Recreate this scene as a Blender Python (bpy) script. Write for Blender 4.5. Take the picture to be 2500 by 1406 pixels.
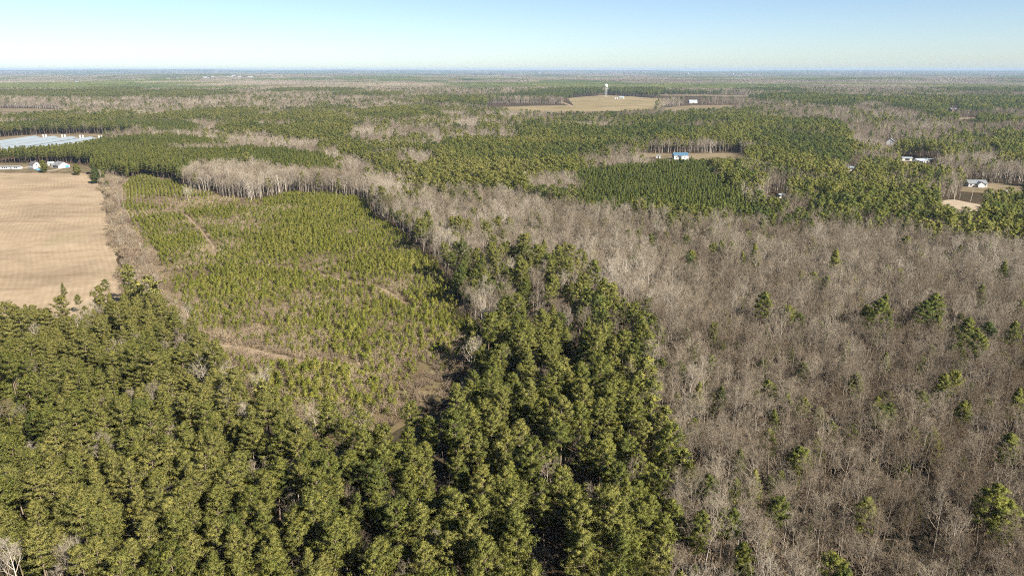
import bpy, math, random
import numpy as np
from mathutils import Vector

# ------------------------------------------------------------------ scene, camera, light
sc = bpy.context.scene
for o in list(bpy.data.objects): bpy.data.objects.remove(o)
C = sc.collection
F_PX, W_PX, H_PX = 1750.0, 2500.0, 1406.0
CAM_H = 100.0
PITCH = math.atan((703 - 172) / F_PX)
cam_d = bpy.data.cameras.new('camera'); cam = bpy.data.objects.new('camera', cam_d); C.objects.link(cam)
cam.location = (0, 0, CAM_H); cam.rotation_euler = (math.pi/2 - PITCH, 0, 0)
cam_d.sensor_width = 36.0; cam_d.lens = 36.0 * F_PX / W_PX
cam_d.clip_start = 1.0; cam_d.clip_end = 200000.0
sc.camera = cam

SUN_EL, SUN_AZ = math.radians(35), math.radians(136)     # azimuth clockwise from the view direction (+Y)
sun_dir = Vector((math.sin(SUN_AZ)*math.cos(SUN_EL), math.cos(SUN_AZ)*math.cos(SUN_EL), math.sin(SUN_EL)))
world = bpy.data.worlds.new('World'); sc.world = world; world.use_nodes = True
wn = world.node_tree; bg = wn.nodes['Background']
sky = wn.nodes.new('ShaderNodeTexSky'); sky.sky_type = 'NISHITA'; sky.sun_disc = False
sky.sun_elevation = SUN_EL; sky.sun_rotation = SUN_AZ
sky.altitude = 2000; sky.air_density = 0.9; sky.dust_density = 1.9; sky.ozone_density = 2.0
wn.links.new(sky.outputs[0], bg.inputs['Color']); bg.inputs['Strength'].default_value = 0.05
sun_l = bpy.data.lights.new('sun', 'SUN'); sun_l.energy = 5.0; sun_l.angle = math.radians(0.5); sun_l.color = (1.0, 0.93, 0.82)
sun_o = bpy.data.objects.new('sun', sun_l); C.objects.link(sun_o)
sun_o.rotation_euler = (-sun_dir).to_track_quat('-Z', 'Y').to_euler(); sun_o.location = (300, -300, 400)
vs = sc.view_settings; vs.view_transform = 'Standard'; vs.look = 'None'; vs.gamma = 1.0; vs.exposure = 1.55
try: vs.use_curve_mapping = False
except Exception: pass
sc.render.engine = 'CYCLES'
cy = sc.cycles
cy.use_denoising = False; cy.denoiser = 'OPENIMAGEDENOISE'; cy.denoising_input_passes = 'RGB_ALBEDO_NORMAL'; cy.denoising_prefilter = 'ACCURATE'; cy.max_bounces = 5; cy.diffuse_bounces = 2; cy.transmission_bounces = 2; cy.glossy_bounces = 1
cy.use_adaptive_sampling = True; cy.adaptive_threshold = 0.025; cy.adaptive_min_samples = 32; cy.volume_bounces = 0; cy.transparent_max_bounces = 4; cy.caustics_reflective = False; cy.caustics_refractive = False
cy.pixel_filter_type = 'BLACKMAN_HARRIS'; cy.filter_width = 1.1

rng = np.random.default_rng(11)
random.seed(5)

# ------------------------------------------------------------------ survey helpers: where a sight line meets the land
CP, SP = math.cos(PITCH), math.sin(PITCH)
def U(px, py, z=0.0):
    a = (px - 1250) / F_PX; b = (py - 703) / F_PX
    t = (CAM_H - z) / (SP + b*CP)
    return (a*t, (CP - b*SP)*t)
def project(x, y, z):
    d = y*CP + (CAM_H - z)*SP
    v = (CAM_H - z)*CP - y*SP
    return 1250 + F_PX*x/d, 703 + F_PX*v/d, d
def poly(pts, z):
    return np.array([U(p[0], p[1], p[2] if len(p) > 2 else z) for p in pts])
def inside(P, x, y):
    r = np.zeros(x.shape, bool); n = len(P); j = n - 1
    mnx, mny = P.min(0); mxx, mxy = P.max(0)
    sel = np.nonzero((x >= mnx) & (x <= mxx) & (y >= mny) & (y <= mxy))[0]
    if sel.size == 0: return r
    xs, ys = x[sel], y[sel]; q = np.zeros(sel.size, bool)
    for i in range(n):
        xi, yi = P[i]; xj, yj = P[j]
        c = ((yi > ys) != (yj > ys))
        with np.errstate(divide='ignore', invalid='ignore'):
            q ^= c & (xs < (xj - xi)*(ys - yi)/(yj - yi + 1e-12) + xi)
        j = i
    r[sel] = q
    return r
def near_line(L, x, y, w):
    r = np.zeros(x.shape, bool)
    for (ax, ay), (bx, by) in zip(L[:-1], L[1:]):
        dx, dy = bx-ax, by-ay; l2 = dx*dx+dy*dy
        t = np.clip(((x-ax)*dx + (y-ay)*dy)/l2, 0, 1)
        r |= (x-ax-t*dx)**2 + (y-ay-t*dy)**2 < w*w
    return r
_tab = np.random.default_rng(3).random((256, 256))
def vnoise(x, y):
    xi = np.floor(x).astype(int); yi = np.floor(y).astype(int); fx = x-xi; fy = y-yi
    fx = fx*fx*(3-2*fx); fy = fy*fy*(3-2*fy)
    g = lambda i, j: _tab[i & 255, j & 255]
    return (g(xi,yi)*(1-fx)+g(xi+1,yi)*fx)*(1-fy) + (g(xi,yi+1)*(1-fx)+g(xi+1,yi+1)*fx)*fy
def fbm(x, y, s, oct=4, seed=0):
    x = x/s + seed*17.3; y = y/s + seed*9.1; v = 0; a = 0.5; t = 0
    for k in range(oct):
        v = v + a*vnoise(x, y); t += a; a *= 0.5; x = x*2.03+5.1; y = y*2.03+1.7
    return v/t
def height(x, y):
    d = np.hypot(x, y)
    k = np.clip((d-3400)/3000, 0, 1)
    h = k*(fbm(x, y, 2600, 4, 2)-0.5)*(34 + 26*np.clip((d-7000)/12000, 0, 1))
    a = x/np.maximum(y, 1)
    h = h + np.exp(-((d-10500)/1800)**2)*32*np.exp(-((a+0.42)/0.2)**2)
    # the land climbs to a low wooded skyline
    e = np.clip((d-17000)/13000, 0, 1); e = e*e*(3-2*e)
    return np.minimum(h, 52) + e*(58 + 46*(fbm(x, y, 5200, 4, 61)-0.5) + 30*np.exp(-((a+0.5)/0.16)**2) + 16*np.exp(-((a+0.2)/0.1)**2))

# ------------------------------------------------------------------ materials
def new_mat(name):
    m = bpy.data.materials.new(name); m.use_nodes = True; nt = m.node_tree
    for n in list(nt.nodes): nt.nodes.remove(n)
    out = nt.nodes.new('ShaderNodeOutputMaterial')
    return m, nt, out
def nd(nt, typ, **kw):
    n = nt.nodes.new(typ)
    for k, v in kw.items(): setattr(n, k, v)
    return n
def lk(nt, a, b): nt.links.new(a, b)
def ramp(nt, fac, stops, interp='LINEAR'):
    r = nd(nt, 'ShaderNodeValToRGB'); r.color_ramp.interpolation = interp
    e = r.color_ramp.elements
    while len(e) < len(stops): e.new(0.5)
    for i, (p, c) in enumerate(stops):
        e[i].position = p; e[i].color = (c[0], c[1], c[2], 1)
    if fac is not None: lk(nt, fac, r.inputs[0])
    return r.outputs[0]
def noise(nt, scale, detail=4, rough=0.6, vec=None, dist=0.0):
    n = nd(nt, 'ShaderNodeTexNoise'); n.inputs['Scale'].default_value = scale; n.inputs['Detail'].default_value = detail
    n.inputs['Roughness'].default_value = rough; n.inputs['Distortion'].default_value = dist
    if vec is not None: lk(nt, vec, n.inputs['Vector'])
    return n.outputs[0]
def pos(nt):
    return nd(nt, 'ShaderNodeNewGeometry').outputs['Position']
def mixc(nt, fac, a, b, mode='MIX'):
    m = nd(nt, 'ShaderNodeMix', data_type='RGBA', blend_type=mode)
    if isinstance(fac, float): m.inputs[0].default_value = fac
    else: lk(nt, fac, m.inputs[0])
    for i, v in ((6, a), (7, b)):
        if isinstance(v, tuple): m.inputs[i].default_value = (*v, 1)
        else: lk(nt, v, m.inputs[i])
    return m.outputs[2]
def math_n(nt, op, a, b=None):
    m = nd(nt, 'ShaderNodeMath', operation=op)
    for i, v in ((0, a), (1, b)):
        if v is None: continue
        if isinstance(v, (int, float)): m.inputs[i].default_value = v
        else: lk(nt, v, m.inputs[i])
    return m.outputs[0]
def tint_in(nt):
    a = nd(nt, 'ShaderNodeAttribute', attribute_type='INSTANCER', attribute_name='tint')
    b = nd(nt, 'ShaderNodeAttribute', attribute_type='OBJECT', attribute_name='own_tint')
    return math_n(nt, 'ADD', a.outputs['Fac'], b.outputs['Fac'])
def leaf_mat(name, stops, trans=0.3):
    m, nt, out = new_mat(name)
    col = ramp(nt, tint_in(nt), stops)
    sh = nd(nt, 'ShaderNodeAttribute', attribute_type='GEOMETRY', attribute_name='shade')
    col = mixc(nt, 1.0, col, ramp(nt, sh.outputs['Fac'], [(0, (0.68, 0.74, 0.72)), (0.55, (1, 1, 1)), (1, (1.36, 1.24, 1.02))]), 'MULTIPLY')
    d = nd(nt, 'ShaderNodeBsdfDiffuse'); t = nd(nt, 'ShaderNodeBsdfTranslucent'); mx = nd(nt, 'ShaderNodeMixShader')
    lk(nt, col, d.inputs[0]); lk(nt, col, t.inputs[0]); mx.inputs[0].default_value = trans
    lk(nt, d.outputs[0], mx.inputs[1]); lk(nt, t.outputs[0], mx.inputs[2]); lk(nt, mx.outputs[0], out.inputs[0])
    return m
def wood_mat(name, stops, zgrad=False):
    m, nt, out = new_mat(name)
    col = ramp(nt, tint_in(nt), stops)
    n = noise(nt, 1.7, 3, 0.6, pos(nt))
    col = mixc(nt, 1.0, col, ramp(nt, n, [(0.3, (0.72, 0.72, 0.72)), (0.7, (1.2, 1.2, 1.2))]), 'MULTIPLY')
    d = nd(nt, 'ShaderNodeBsdfDiffuse'); lk(nt, col, d.inputs[0]); lk(nt, d.outputs[0], out.inputs[0])
    return m
def plain(name, col, rough=0.7, metal=0.0, var=0.12, scale=0.6, spec=0.3):
    m, nt, out = new_mat(name)
    n = noise(nt, scale, 4, 0.6, pos(nt))
    c = mixc(nt, 1.0, col, ramp(nt, n, [(0.25, (1-var,)*3), (0.75, (1+var,)*3)]), 'MULTIPLY')
    p = nd(nt, 'ShaderNodeBsdfPrincipled'); lk(nt, c, p.inputs['Base Color'])
    p.inputs['Roughness'].default_value = rough; p.inputs['Metallic'].default_value = metal
    p.inputs['Specular IOR Level'].default_value = spec
    lk(nt, p.outputs[0], out.inputs[0]); return m

M = {}
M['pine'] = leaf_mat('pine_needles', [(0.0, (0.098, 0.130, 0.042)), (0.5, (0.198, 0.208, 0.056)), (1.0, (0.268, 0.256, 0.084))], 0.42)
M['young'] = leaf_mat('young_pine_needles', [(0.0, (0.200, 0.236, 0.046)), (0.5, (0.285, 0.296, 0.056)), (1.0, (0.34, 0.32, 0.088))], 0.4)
M['pine_bark'] = wood_mat('pine_bark', [(0.0, (0.12, 0.085, 0.06)), (1.0, (0.20, 0.155, 0.115))])
M['bare_bark'] = wood_mat('grey_bark', [(0.0, (0.135, 0.108, 0.080)), (0.5, (0.255, 0.217, 0.172)), (1.0, (0.46, 0.41, 0.345))])
M['twig'] = wood_mat('bare_twigs', [(0.0, (0.118, 0.090, 0.060)), (0.5, (0.222, 0.183, 0.132)), (1.0, (0.345, 0.298, 0.23))])
M['brush'] = wood_mat('brush_stems', [(0.0, (0.14, 0.105, 0.072)), (0.5, (0.225, 0.172, 0.118)), (1.0, (0.29, 0.235, 0.145))])

def ground_mat():
    m, nt, out = new_mat('forest_floor')
    p = pos(nt)
    a = noise(nt, 0.9, 5, 0.65, p); b = noise(nt, 0.012, 5, 0.6, p)
    c1 = ramp(nt, a, [(0.3, (0.038, 0.030, 0.021)), (0.6, (0.066, 0.049, 0.034)), (0.8, (0.10, 0.078, 0.055))])
    c2 = ramp(nt, b, [(0.35, (0.75, 0.85, 0.75)), (0.65, (1.25, 1.1, 1.0))])
    c = mixc(nt, 1.0, c1, c2, 'MULTIPLY')
    d = nd(nt, 'ShaderNodeBsdfDiffuse'); lk(nt, c, d.inputs[0]); lk(nt, d.outputs[0], out.inputs[0]); return m
def field_mat():
    m, nt, out = new_mat('stubble_field')
    p = pos(nt)
    big = noise(nt, 0.016, 5, 0.62, p); mid = noise(nt, 0.12, 5, 0.6, p); fine = noise(nt, 1.6, 4, 0.7, p)
    c = ramp(nt, big, [(0.30, (0.205, 0.157, 0.106)), (0.52, (0.28, 0.215, 0.146)), (0.72, (0.315, 0.247, 0.172))])
    c = mixc(nt, 1.0, c, ramp(nt, mid, [(0.3, (0.84, 0.84, 0.82)), (0.7, (1.1, 1.1, 1.1))]), 'MULTIPLY')
    c = mixc(nt, 1.0, c, ramp(nt, fine, [(0.3, (0.86, 0.85, 0.83)), (0.7, (1.12, 1.12, 1.12))]), 'MULTIPLY')
    # drill rows that follow the contour
    mp = nd(nt, 'ShaderNodeMapping'); lk(nt, p, mp.inputs[0]); mp.inputs['Rotation'].default_value = (0, 0, math.radians(-29))
    wob = nd(nt, 'ShaderNodeVectorMath', operation='ADD'); lk(nt, mp.outputs[0], wob.inputs[0])
    nz = nd(nt, 'ShaderNodeTexNoise'); nz.inputs['Scale'].default_value = 0.0045; nz.inputs['Detail'].default_value = 1.0; lk(nt, p, nz.inputs['Vector'])
    sc_ = nd(nt, 'ShaderNodeVectorMath', operation='SCALE'); lk(nt, nz.outputs['Color'], sc_.inputs[0]); sc_.inputs['Scale'].default_value = 30.0
    lk(nt, sc_.outputs[0], wob.inputs[1])
    w = nd(nt, 'ShaderNodeTexWave', wave_type='BANDS', bands_direction='X'); lk(nt, wob.outputs[0], w.inputs['Vector'])
    w.inputs['Scale'].default_value = 0.11; w.inputs['Distortion'].default_value = 0.0
    w2 = nd(nt, 'ShaderNodeTexNoise'); w2.inputs['Scale'].default_value = 0.03; lk(nt, p, w2.inputs['Vector'])
    amt = ramp(nt, w2.outputs[0], [(0.38, (0.10,)*3), (0.6, (1.0,)*3)])
    rows = ramp(nt, w.outputs[0], [(0.0, (0.945, 0.94, 0.935)), (0.45, (1, 1, 1)), (1, (1.06, 1.06, 1.04))])
    dark = mixc(nt, 1.0, c, rows, 'MULTIPLY')
    mm = nd(nt, 'ShaderNodeMix', data_type='RGBA'); lk(nt, amt, mm.inputs[0]); lk(nt, c, mm.inputs[6]); lk(nt, dark, mm.inputs[7])
    c = mm.outputs[2]
    g = nd(nt, 'ShaderNodeTexNoise'); g.inputs['Scale'].default_value = 0.022; g.inputs['Detail'].default_value = 6; lk(nt, p, g.inputs['Vector'])
    sm = nd(nt, 'ShaderNodeMapping'); lk(nt, p, sm.inputs[0]); sm.inputs['Scale'].default_value = (0.012, 0.05, 1); sm.inputs['Rotation'].default_value = (0, 0, 0.35)
    sf = ramp(nt, noise(nt, 1.0, 6, 0.7, sm.outputs[0], 0.6), [(0.52, (1, 1, 1)), (0.75, (0.66, 0.64, 0.60))])
    c = mixc(nt, 1.0, c, sf, 'MULTIPLY')
    gf = ramp(nt, g.outputs[0], [(0.60, (0, 0, 0)), (0.72, (0.55,)*3)])
    c = mixc(nt, gf, c, (0.15, 0.15, 0.06))
    d = nd(nt, 'ShaderNodeBsdfDiffuse'); lk(nt, c, d.inputs[0])
    bp = nd(nt, 'ShaderNodeBump'); bp.inputs['Strength'].default_value = 0.35; bp.inputs['Distance'].default_value = 0.25
    hsum = math_n(nt, 'ADD', fine, math_n(nt, 'MULTIPLY', w.outputs[0], 0.5)); lk(nt, hsum, bp.inputs['Height']); lk(nt, bp.outputs[0], d.inputs['Normal'])
    lk(nt, d.outputs[0], out.inputs[0]); return m
def grass_mat(name, cols, s1=0.05, s2=0.8):
    m, nt, out = new_mat(name); p = pos(nt)
    a = noise(nt, s1, 5, 0.65, p); b = noise(nt, s2, 4, 0.7, p)
    c = ramp(nt, a, [(0.32, cols[0]), (0.5, cols[1]), (0.68, cols[2])])
    c = mixc(nt, 1.0, c, ramp(nt, b, [(0.3, (0.72, 0.72, 0.72)), (0.7, (1.18, 1.18, 1.15))]), 'MULTIPLY')
    d = nd(nt, 'ShaderNodeBsdfDiffuse'); lk(nt, c, d.inputs[0]); lk(nt, d.outputs[0], out.inputs[0]); return m
M['ground'] = ground_mat(); M['field'] = field_mat()
M['cut'] = grass_mat('cutover_ground', [(0.085, 0.058, 0.036), (0.115, 0.088, 0.048), (0.14, 0.115, 0.06)], 0.06)
M['dry'] = grass_mat('dry_grass', [(0.115, 0.092, 0.056), (0.165, 0.130, 0.082), (0.205, 0.163, 0.108)], 0.03)
M['olive'] = grass_mat('pasture', [(0.145, 0.115, 0.062), (0.20, 0.16, 0.09), (0.245, 0.195, 0.118)], 0.01, 0.2)
M['lawn'] = grass_mat('lawn', [(0.089, 0.074, 0.041), (0.126, 0.100, 0.059), (0.170, 0.133, 0.081)], 0.05)
M['dirt'] = grass_mat('dirt_track', [(0.178, 0.126, 0.085), (0.229, 0.174, 0.118), (0.274, 0.215, 0.155)], 0.2)
M['sand'] = grass_mat('pale_sand', [(0.24, 0.19, 0.135), (0.30, 0.245, 0.18), (0.35, 0.29, 0.22)], 0.2)
M['redclay'] = grass_mat('red_clay', [(0.185, 0.092, 0.052), (0.237, 0.130, 0.078), (0.259, 0.155, 0.096)], 0.004, 0.05)
M['white'] = plain('white_siding', (0.40, 0.395, 0.385)); M['cream'] = plain('cream_siding', (0.42, 0.39, 0.33))
M['grey_roof'] = plain('grey_shingle', (0.17, 0.17, 0.17), var=0.2); M['dark_roof'] = plain('dark_shingle', (0.09, 0.08, 0.08), var=0.2)
M['blue_roof'] = plain('blue_metal_roof', (0.06, 0.115, 0.17), 0.5); M['metal_roof'] = plain('pale_metal_roof', (0.15, 0.16, 0.165), 0.5, 0.0)
M['white_roof'] = plain('white_metal_roof', (0.25, 0.285, 0.31), 0.5, 0.0, 0.08, 0.05)
M['poultry_roof'] = plain('galvanised_roof', (0.205, 0.235, 0.25), 0.5, 0.0, 0.10, 0.08)
M['blue_wall'] = plain('blue_panel', (0.07, 0.20, 0.30)); M['dark'] = plain('dark_opening', (0.03, 0.03, 0.035), 0.3)
M['tank'] = plain('white_steel', (0.5, 0.51, 0.5), 0.4); M['pole'] = plain('weathered_pole', (0.28, 0.21, 0.15)); M['wire'] = plain('wire', (0.45, 0.45, 0.45), 0.4)

# ------------------------------------------------------------------ mesh helpers
def mesh_from(name, V, F, mats, mi=None, shade=None, smooth=False, nrm=None):
    me = bpy.data.meshes.new(name)
    V = np.asarray(V, np.float32); F = np.asarray(F, np.int32)
    nf, k = F.shape
    me.vertices.add(len(V)); me.vertices.foreach_set('co', V.ravel())
    me.loops.add(nf*k); me.loops.foreach_set('vertex_index', F.ravel())
    me.polygons.add(nf); me.polygons.foreach_set('loop_start', np.arange(0, nf*k, k, dtype=np.int32))
    for m in mats: me.materials.append(m)
    if mi is not None: me.polygons.foreach_set('material_index', np.asarray(mi, np.int32))
    if shade is not None:
        at = me.attributes.new('shade', 'FLOAT', 'POINT'); at.data.foreach_set('value', np.asarray(shade, np.float32))
    me.update(calc_edges=True); me.validate()
    if smooth or nrm is not None: me.polygons.foreach_set('use_smooth', np.ones(nf, bool))
    if nrm is not None: me.normals_split_custom_set_from_vertices(np.asarray(nrm, np.float32))
    return me
class Tri:
    """Collects triangles with a shade value and a normal for each vertex."""
    def __init__(s): s.v = []; s.f = []; s.s = []; s.m = []; s.n = 0
    def add(s, V, F, sh=0.5, nr=None):
        V = np.asarray(V, float).reshape(-1, 3); F = np.asarray(F, int).reshape(-1, 3)
        s.v.append(V); s.f.append(F + s.n); s.s.append(np.broadcast_to(np.asarray(sh, float), (len(V),))); s.n += len(V)
        s.m.append(np.asarray(nr, float).reshape(-1, 3) if nr is not None else np.tile((0, 0, 1.0), (len(V), 1)))
    def tube(s, P, R, sides=5):
        P = np.asarray(P, float); n = len(P)
        V = []; N = []
        for i in range(n):
            t = P[min(i+1, n-1)] - P[max(i-1, 0)]; t = t/(np.linalg.norm(t)+1e-9)
            u = np.cross(t, (0.31, 0.95, 0.02) if abs(t[1]) < 0.9 else (1, 0, 0)); u /= np.linalg.norm(u)+1e-9; w = np.cross(t, u)
            for k in range(sides):
                a = 2*math.pi*k/sides; q = math.cos(a)*u + math.sin(a)*w; N.append(q); V.append(P[i] + R[i]*q)
        F = []
        for i in range(n-1):
            for k in range(sides):
                a, b = i*sides+k, i*sides+(k+1) % sides; F += [(a, b, b+sides), (a, b+sides, a+sides)]
        s.add(V, F, 0.5, N)
    def blades(s, c, d, length, width, r, sh=0.5, nr=None):
        """thin triangles from points c along unit vectors d, facing along nr"""
        n = len(c); side = np.cross(d, r.normal(size=(n, 3))); side /= np.linalg.norm(side, axis=1)[:, None]+1e-9
        l = np.asarray(length).reshape(-1, 1); w = np.asarray(width).reshape(-1, 1)
        g_ = np.cross(side, d)
        if nr is None: nr = g_*np.sign(g_[:, 2:3]+1e-6)
        fl = (g_*nr).sum(1) < 0; side = np.where(fl[:, None], -side, side)
        V = np.empty((n, 3, 3)); V[:, 0] = c - side*w*0.5; V[:, 1] = c + side*w*0.5; V[:, 2] = c + d*l
        sh = np.repeat(np.broadcast_to(np.asarray(sh, float), (n,)), 3)
        s.add(V.reshape(-1, 3), np.arange(3*n).reshape(-1, 3), sh, np.repeat(nr, 3, 0))
    def arrays(s):
        return np.concatenate(s.v), np.concatenate(s.f), np.concatenate(s.s)
    def mesh(s, name, mat):
        V, F, S = s.arrays(); return mesh_from(name, V, F, [mat], shade=S, nrm=np.concatenate(s.m))
def joined(name, parts):
    V = []; F = []; S = []; I = []; n = 0; mats = []; N = []
    for k, (t, mat) in enumerate(parts):
        v, f, s_ = t.arrays(); V.append(v); F.append(f+n); S.append(s_); I.append(np.full(len(f), k)); n += len(v); mats.append(mat); N += t.m
    return mesh_from(name, np.concatenate(V), np.concatenate(F), mats, np.concatenate(I), np.concatenate(S), nrm=np.concatenate(N))
def unit(v): return v/(np.linalg.norm(v, axis=-1, keepdims=True)+1e-9)

# ------------------------------------------------------------------ tree builders
def pine(seed, Ht, cb, R, form, nb, npuff, nbl, bl=0.42, bw=0.15, puff=0.55, lod=0):
    r = np.random.default_rng(seed); wood = Tri(); leaf = Tri()
    lean = r.normal(size=2)*0.012*Ht
    zt = np.linspace(0, 1, 6 if lod == 0 else 3)
    tr = np.stack([lean[0]*zt**2 + 0.08*np.sin(zt*5+seed), lean[1]*zt**2 + 0.08*np.cos(zt*4+seed), zt*Ht], 1)
    r0 = 0.0115*Ht
    wood.tube(tr, r0*(1-zt*0.88), 6 if lod == 0 else 3)
    axis = lambda t: np.array([np.interp(t, zt, tr[:, i]) for i in range(3)])
    az = r.random()*6.28
    pc = []; pr = []; ps = []
    for i in range(nb):
        u = ((i+0.5)/nb)**(0.9 if form != 'cone' else 1.0); t = cb + (0.985-cb)*u; az += 2.4 + r.normal()*0.35
        if form == 'round': L = (1-u**2.4)**0.8*(0.62+0.38*min(1, u/0.35))
        elif form == 'flat': L = (1-u**4.5)**0.7*(0.35+0.65*min(1, u/0.55))
        elif form == 'ragged': L = (1-u**2.0)**0.75*(0.5+0.5*min(1, u/0.25))*r.uniform(0.45, 1.15)
        else: L = (1-u)**0.8*(0.72+0.28*min(1, u/0.12))+0.04
        L *= R*r.uniform(0.78, 1.12)
        el = math.radians({'round': 2, 'flat': 8, 'ragged': 0, 'cone': 0}[form] + 46*u**1.3 + r.normal()*8)
        p0 = axis(t); hd = np.array([math.cos(az), math.sin(az), 0])
        d0 = hd*math.cos(el) + np.array([0, 0, math.sin(el)])
        tip = p0 + d0*L + np.array([0, 0, 0.10*L])
        mid = p0 + d0*L*0.55 - np.array([0, 0, 0.03*L])
        if lod == 0: wood.tube([p0, mid, tip], [0.055, 0.035, 0.012], 3)
        side = np.array([-hd[1], hd[0], 0])
        m = max(2, int(round(npuff*min(1, 0.35+L/R))))
        for k in range(m):
            s = 0.38 + 0.62*((k+0.6)/m)
            c = (p0 + (mid-p0)*s/0.55) if s < 0.55 else (mid + (tip-mid)*(s-0.55)/0.45)
            c = c + side*r.normal()*0.24*L*(0.45+s*0.55) + np.array([0, 0, r.normal()*0.12+0.12])
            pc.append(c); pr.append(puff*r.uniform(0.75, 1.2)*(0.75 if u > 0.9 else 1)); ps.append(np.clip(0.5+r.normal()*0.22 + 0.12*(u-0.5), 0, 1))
    top = axis(0.995); pc.append(top); pr.append(puff*0.8); ps.append(0.6)
    pc = np.array(pc); pr = np.array(pr); ps = np.array(ps); n = len(pc)
    c = np.repeat(pc, nbl, 0); d = unit(r.normal(size=(n*nbl, 3))); d[:, 2] = d[:, 2]*0.75+0.30; d = unit(d)
    rr = np.repeat(pr, nbl); off = d*(rr*r.uniform(0.1, 0.75, n*nbl))[:, None]; off[:, 2] *= 0.62
    d2 = unit(d + r.normal(size=d.shape)*0.35)
    q = c+off; core = np.array([lean[0]*0.5, lean[1]*0.5, Ht*(cb+0.45*(1-cb))]); outw = unit((q-core)*np.array([1, 1, 0.8]))
    nr = unit(unit(off)*0.75 + outw*0.55 + r.normal(size=q.shape)*0.28)
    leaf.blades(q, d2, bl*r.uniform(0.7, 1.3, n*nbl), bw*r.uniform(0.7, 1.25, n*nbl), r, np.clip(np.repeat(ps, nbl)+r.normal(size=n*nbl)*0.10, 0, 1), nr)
    return wood, leaf
def bare(seed, Ht, fork, R, nl, lod=0, upright=0.0):
    r = np.random.default_rng(seed); wood = Tri(); twig = Tri()
    lean = r.normal(size=2)*0.02*Ht
    zt = np.linspace(0, 1, 5 if lod == 0 else 3); top = Ht*0.80
    tr = np.stack([lean[0]*zt**1.5+0.15*np.sin(zt*4+seed), lean[1]*zt**1.5+0.15*np.cos(zt*3+seed), zt*top], 1)
    r0 = 0.0095*Ht*(1.0 if lod == 0 else 1.4)
    wood.tube(tr, r0*(1-zt*0.75), 6 if lod == 0 else 3)
    axis = lambda t: np.array([np.interp(t, zt, tr[:, i]) for i in range(3)])
    tp = []; td = []; tl = []; tw = []; ts = []
    az = r.random()*6.28
    K = [5, 4, 8] if lod == 0 else [3, 3, 4]
    if lod == 2: K = [2, 2, 3]
    wm = {0: 1.0, 1: 1.9, 2: 3.4}[lod]
    for i in range(nl):
        u = (i+0.5)/nl; t = fork + (1-fork)*u; az += 2.4 + r.normal()*0.5
        L = R*(1.15-0.62*u)*r.uniform(0.75, 1.2); el = math.radians(32+upright+30*u+r.normal()*9)
        p0 = axis(t); hd = np.array([math.cos(az), math.sin(az), 0]); d = hd*math.cos(el)+np.array([0, 0, math.sin(el)])
        L = min(L, (Ht-p0[2])*1.02/max(0.25, math.sin(el)+0.18)) if u < 0.97 else Ht-p0[2]
        mid = p0 + d*L*0.5 + r.normal(size=3)*0.06*L; tip = p0 + d*L + np.array([0, 0, 0.16*L]) + r.normal(size=3)*0.05*L
        rb = r0*(0.42-0.2*u)
        wood.tube([p0, mid, tip], [rb, rb*0.6, rb*0.14], 4 if lod == 0 else 3)
        for j in range(K[0]+1):
            s = 0.28+0.72*(j+r.random()*0.8)/(K[0]+1); b = p0+(mid-p0)*s*2 if s < 0.5 else mid+(tip-mid)*(s-0.5)*2
            d1 = unit(unit(tip-p0)*0.75 + r.normal(size=3)*0.55 + np.array([0, 0, 0.35])); L1 = L*(0.62-0.30*s)*r.uniform(0.8, 1.25)
            e1 = b+d1*L1+np.array([0, 0, 0.08*L1])
            if lod == 0: wood.tube([b, b+d1*L1*0.5+r.normal(size=3)*0.05*L1, e1], [rb*0.36, rb*0.22, rb*0.08], 3)
            else: tp.append(b); td.append(unit(e1-b)); tl.append(L1); tw.append(0.06*wm); ts.append(0.6)
            for k in range(K[1]):
                s2 = 0.25+0.75*(k+r.random())/K[1]; b2 = b+(e1-b)*s2
                d2 = unit(d1*0.75+r.normal(size=3)*0.6+np.array([0, 0, 0.28])); L2 = L1*(0.62-0.2*s2)*r.uniform(0.8, 1.3)+0.25
                tp.append(b2); td.append(d2); tl.append(L2); tw.append(0.036*wm); ts.append(0.5)
                for q in range(K[2]):
                    s3 = 0.15+0.8*r.random(); d3 = unit(d2*0.7+r.normal(size=3)*0.65+np.array([0, 0, 0.2]))
                    tp.append(b2+d2*L2*s3); td.append(d3); tl.append(L2*0.62*r.uniform(0.6, 1.3)+0.15); tw.append(0.021*wm); ts.append(0.4)
    twig.blades(np.array(tp), np.array(td), np.array(tl), np.array(tw), r, np.array(ts))
    return wood, twig
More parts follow.
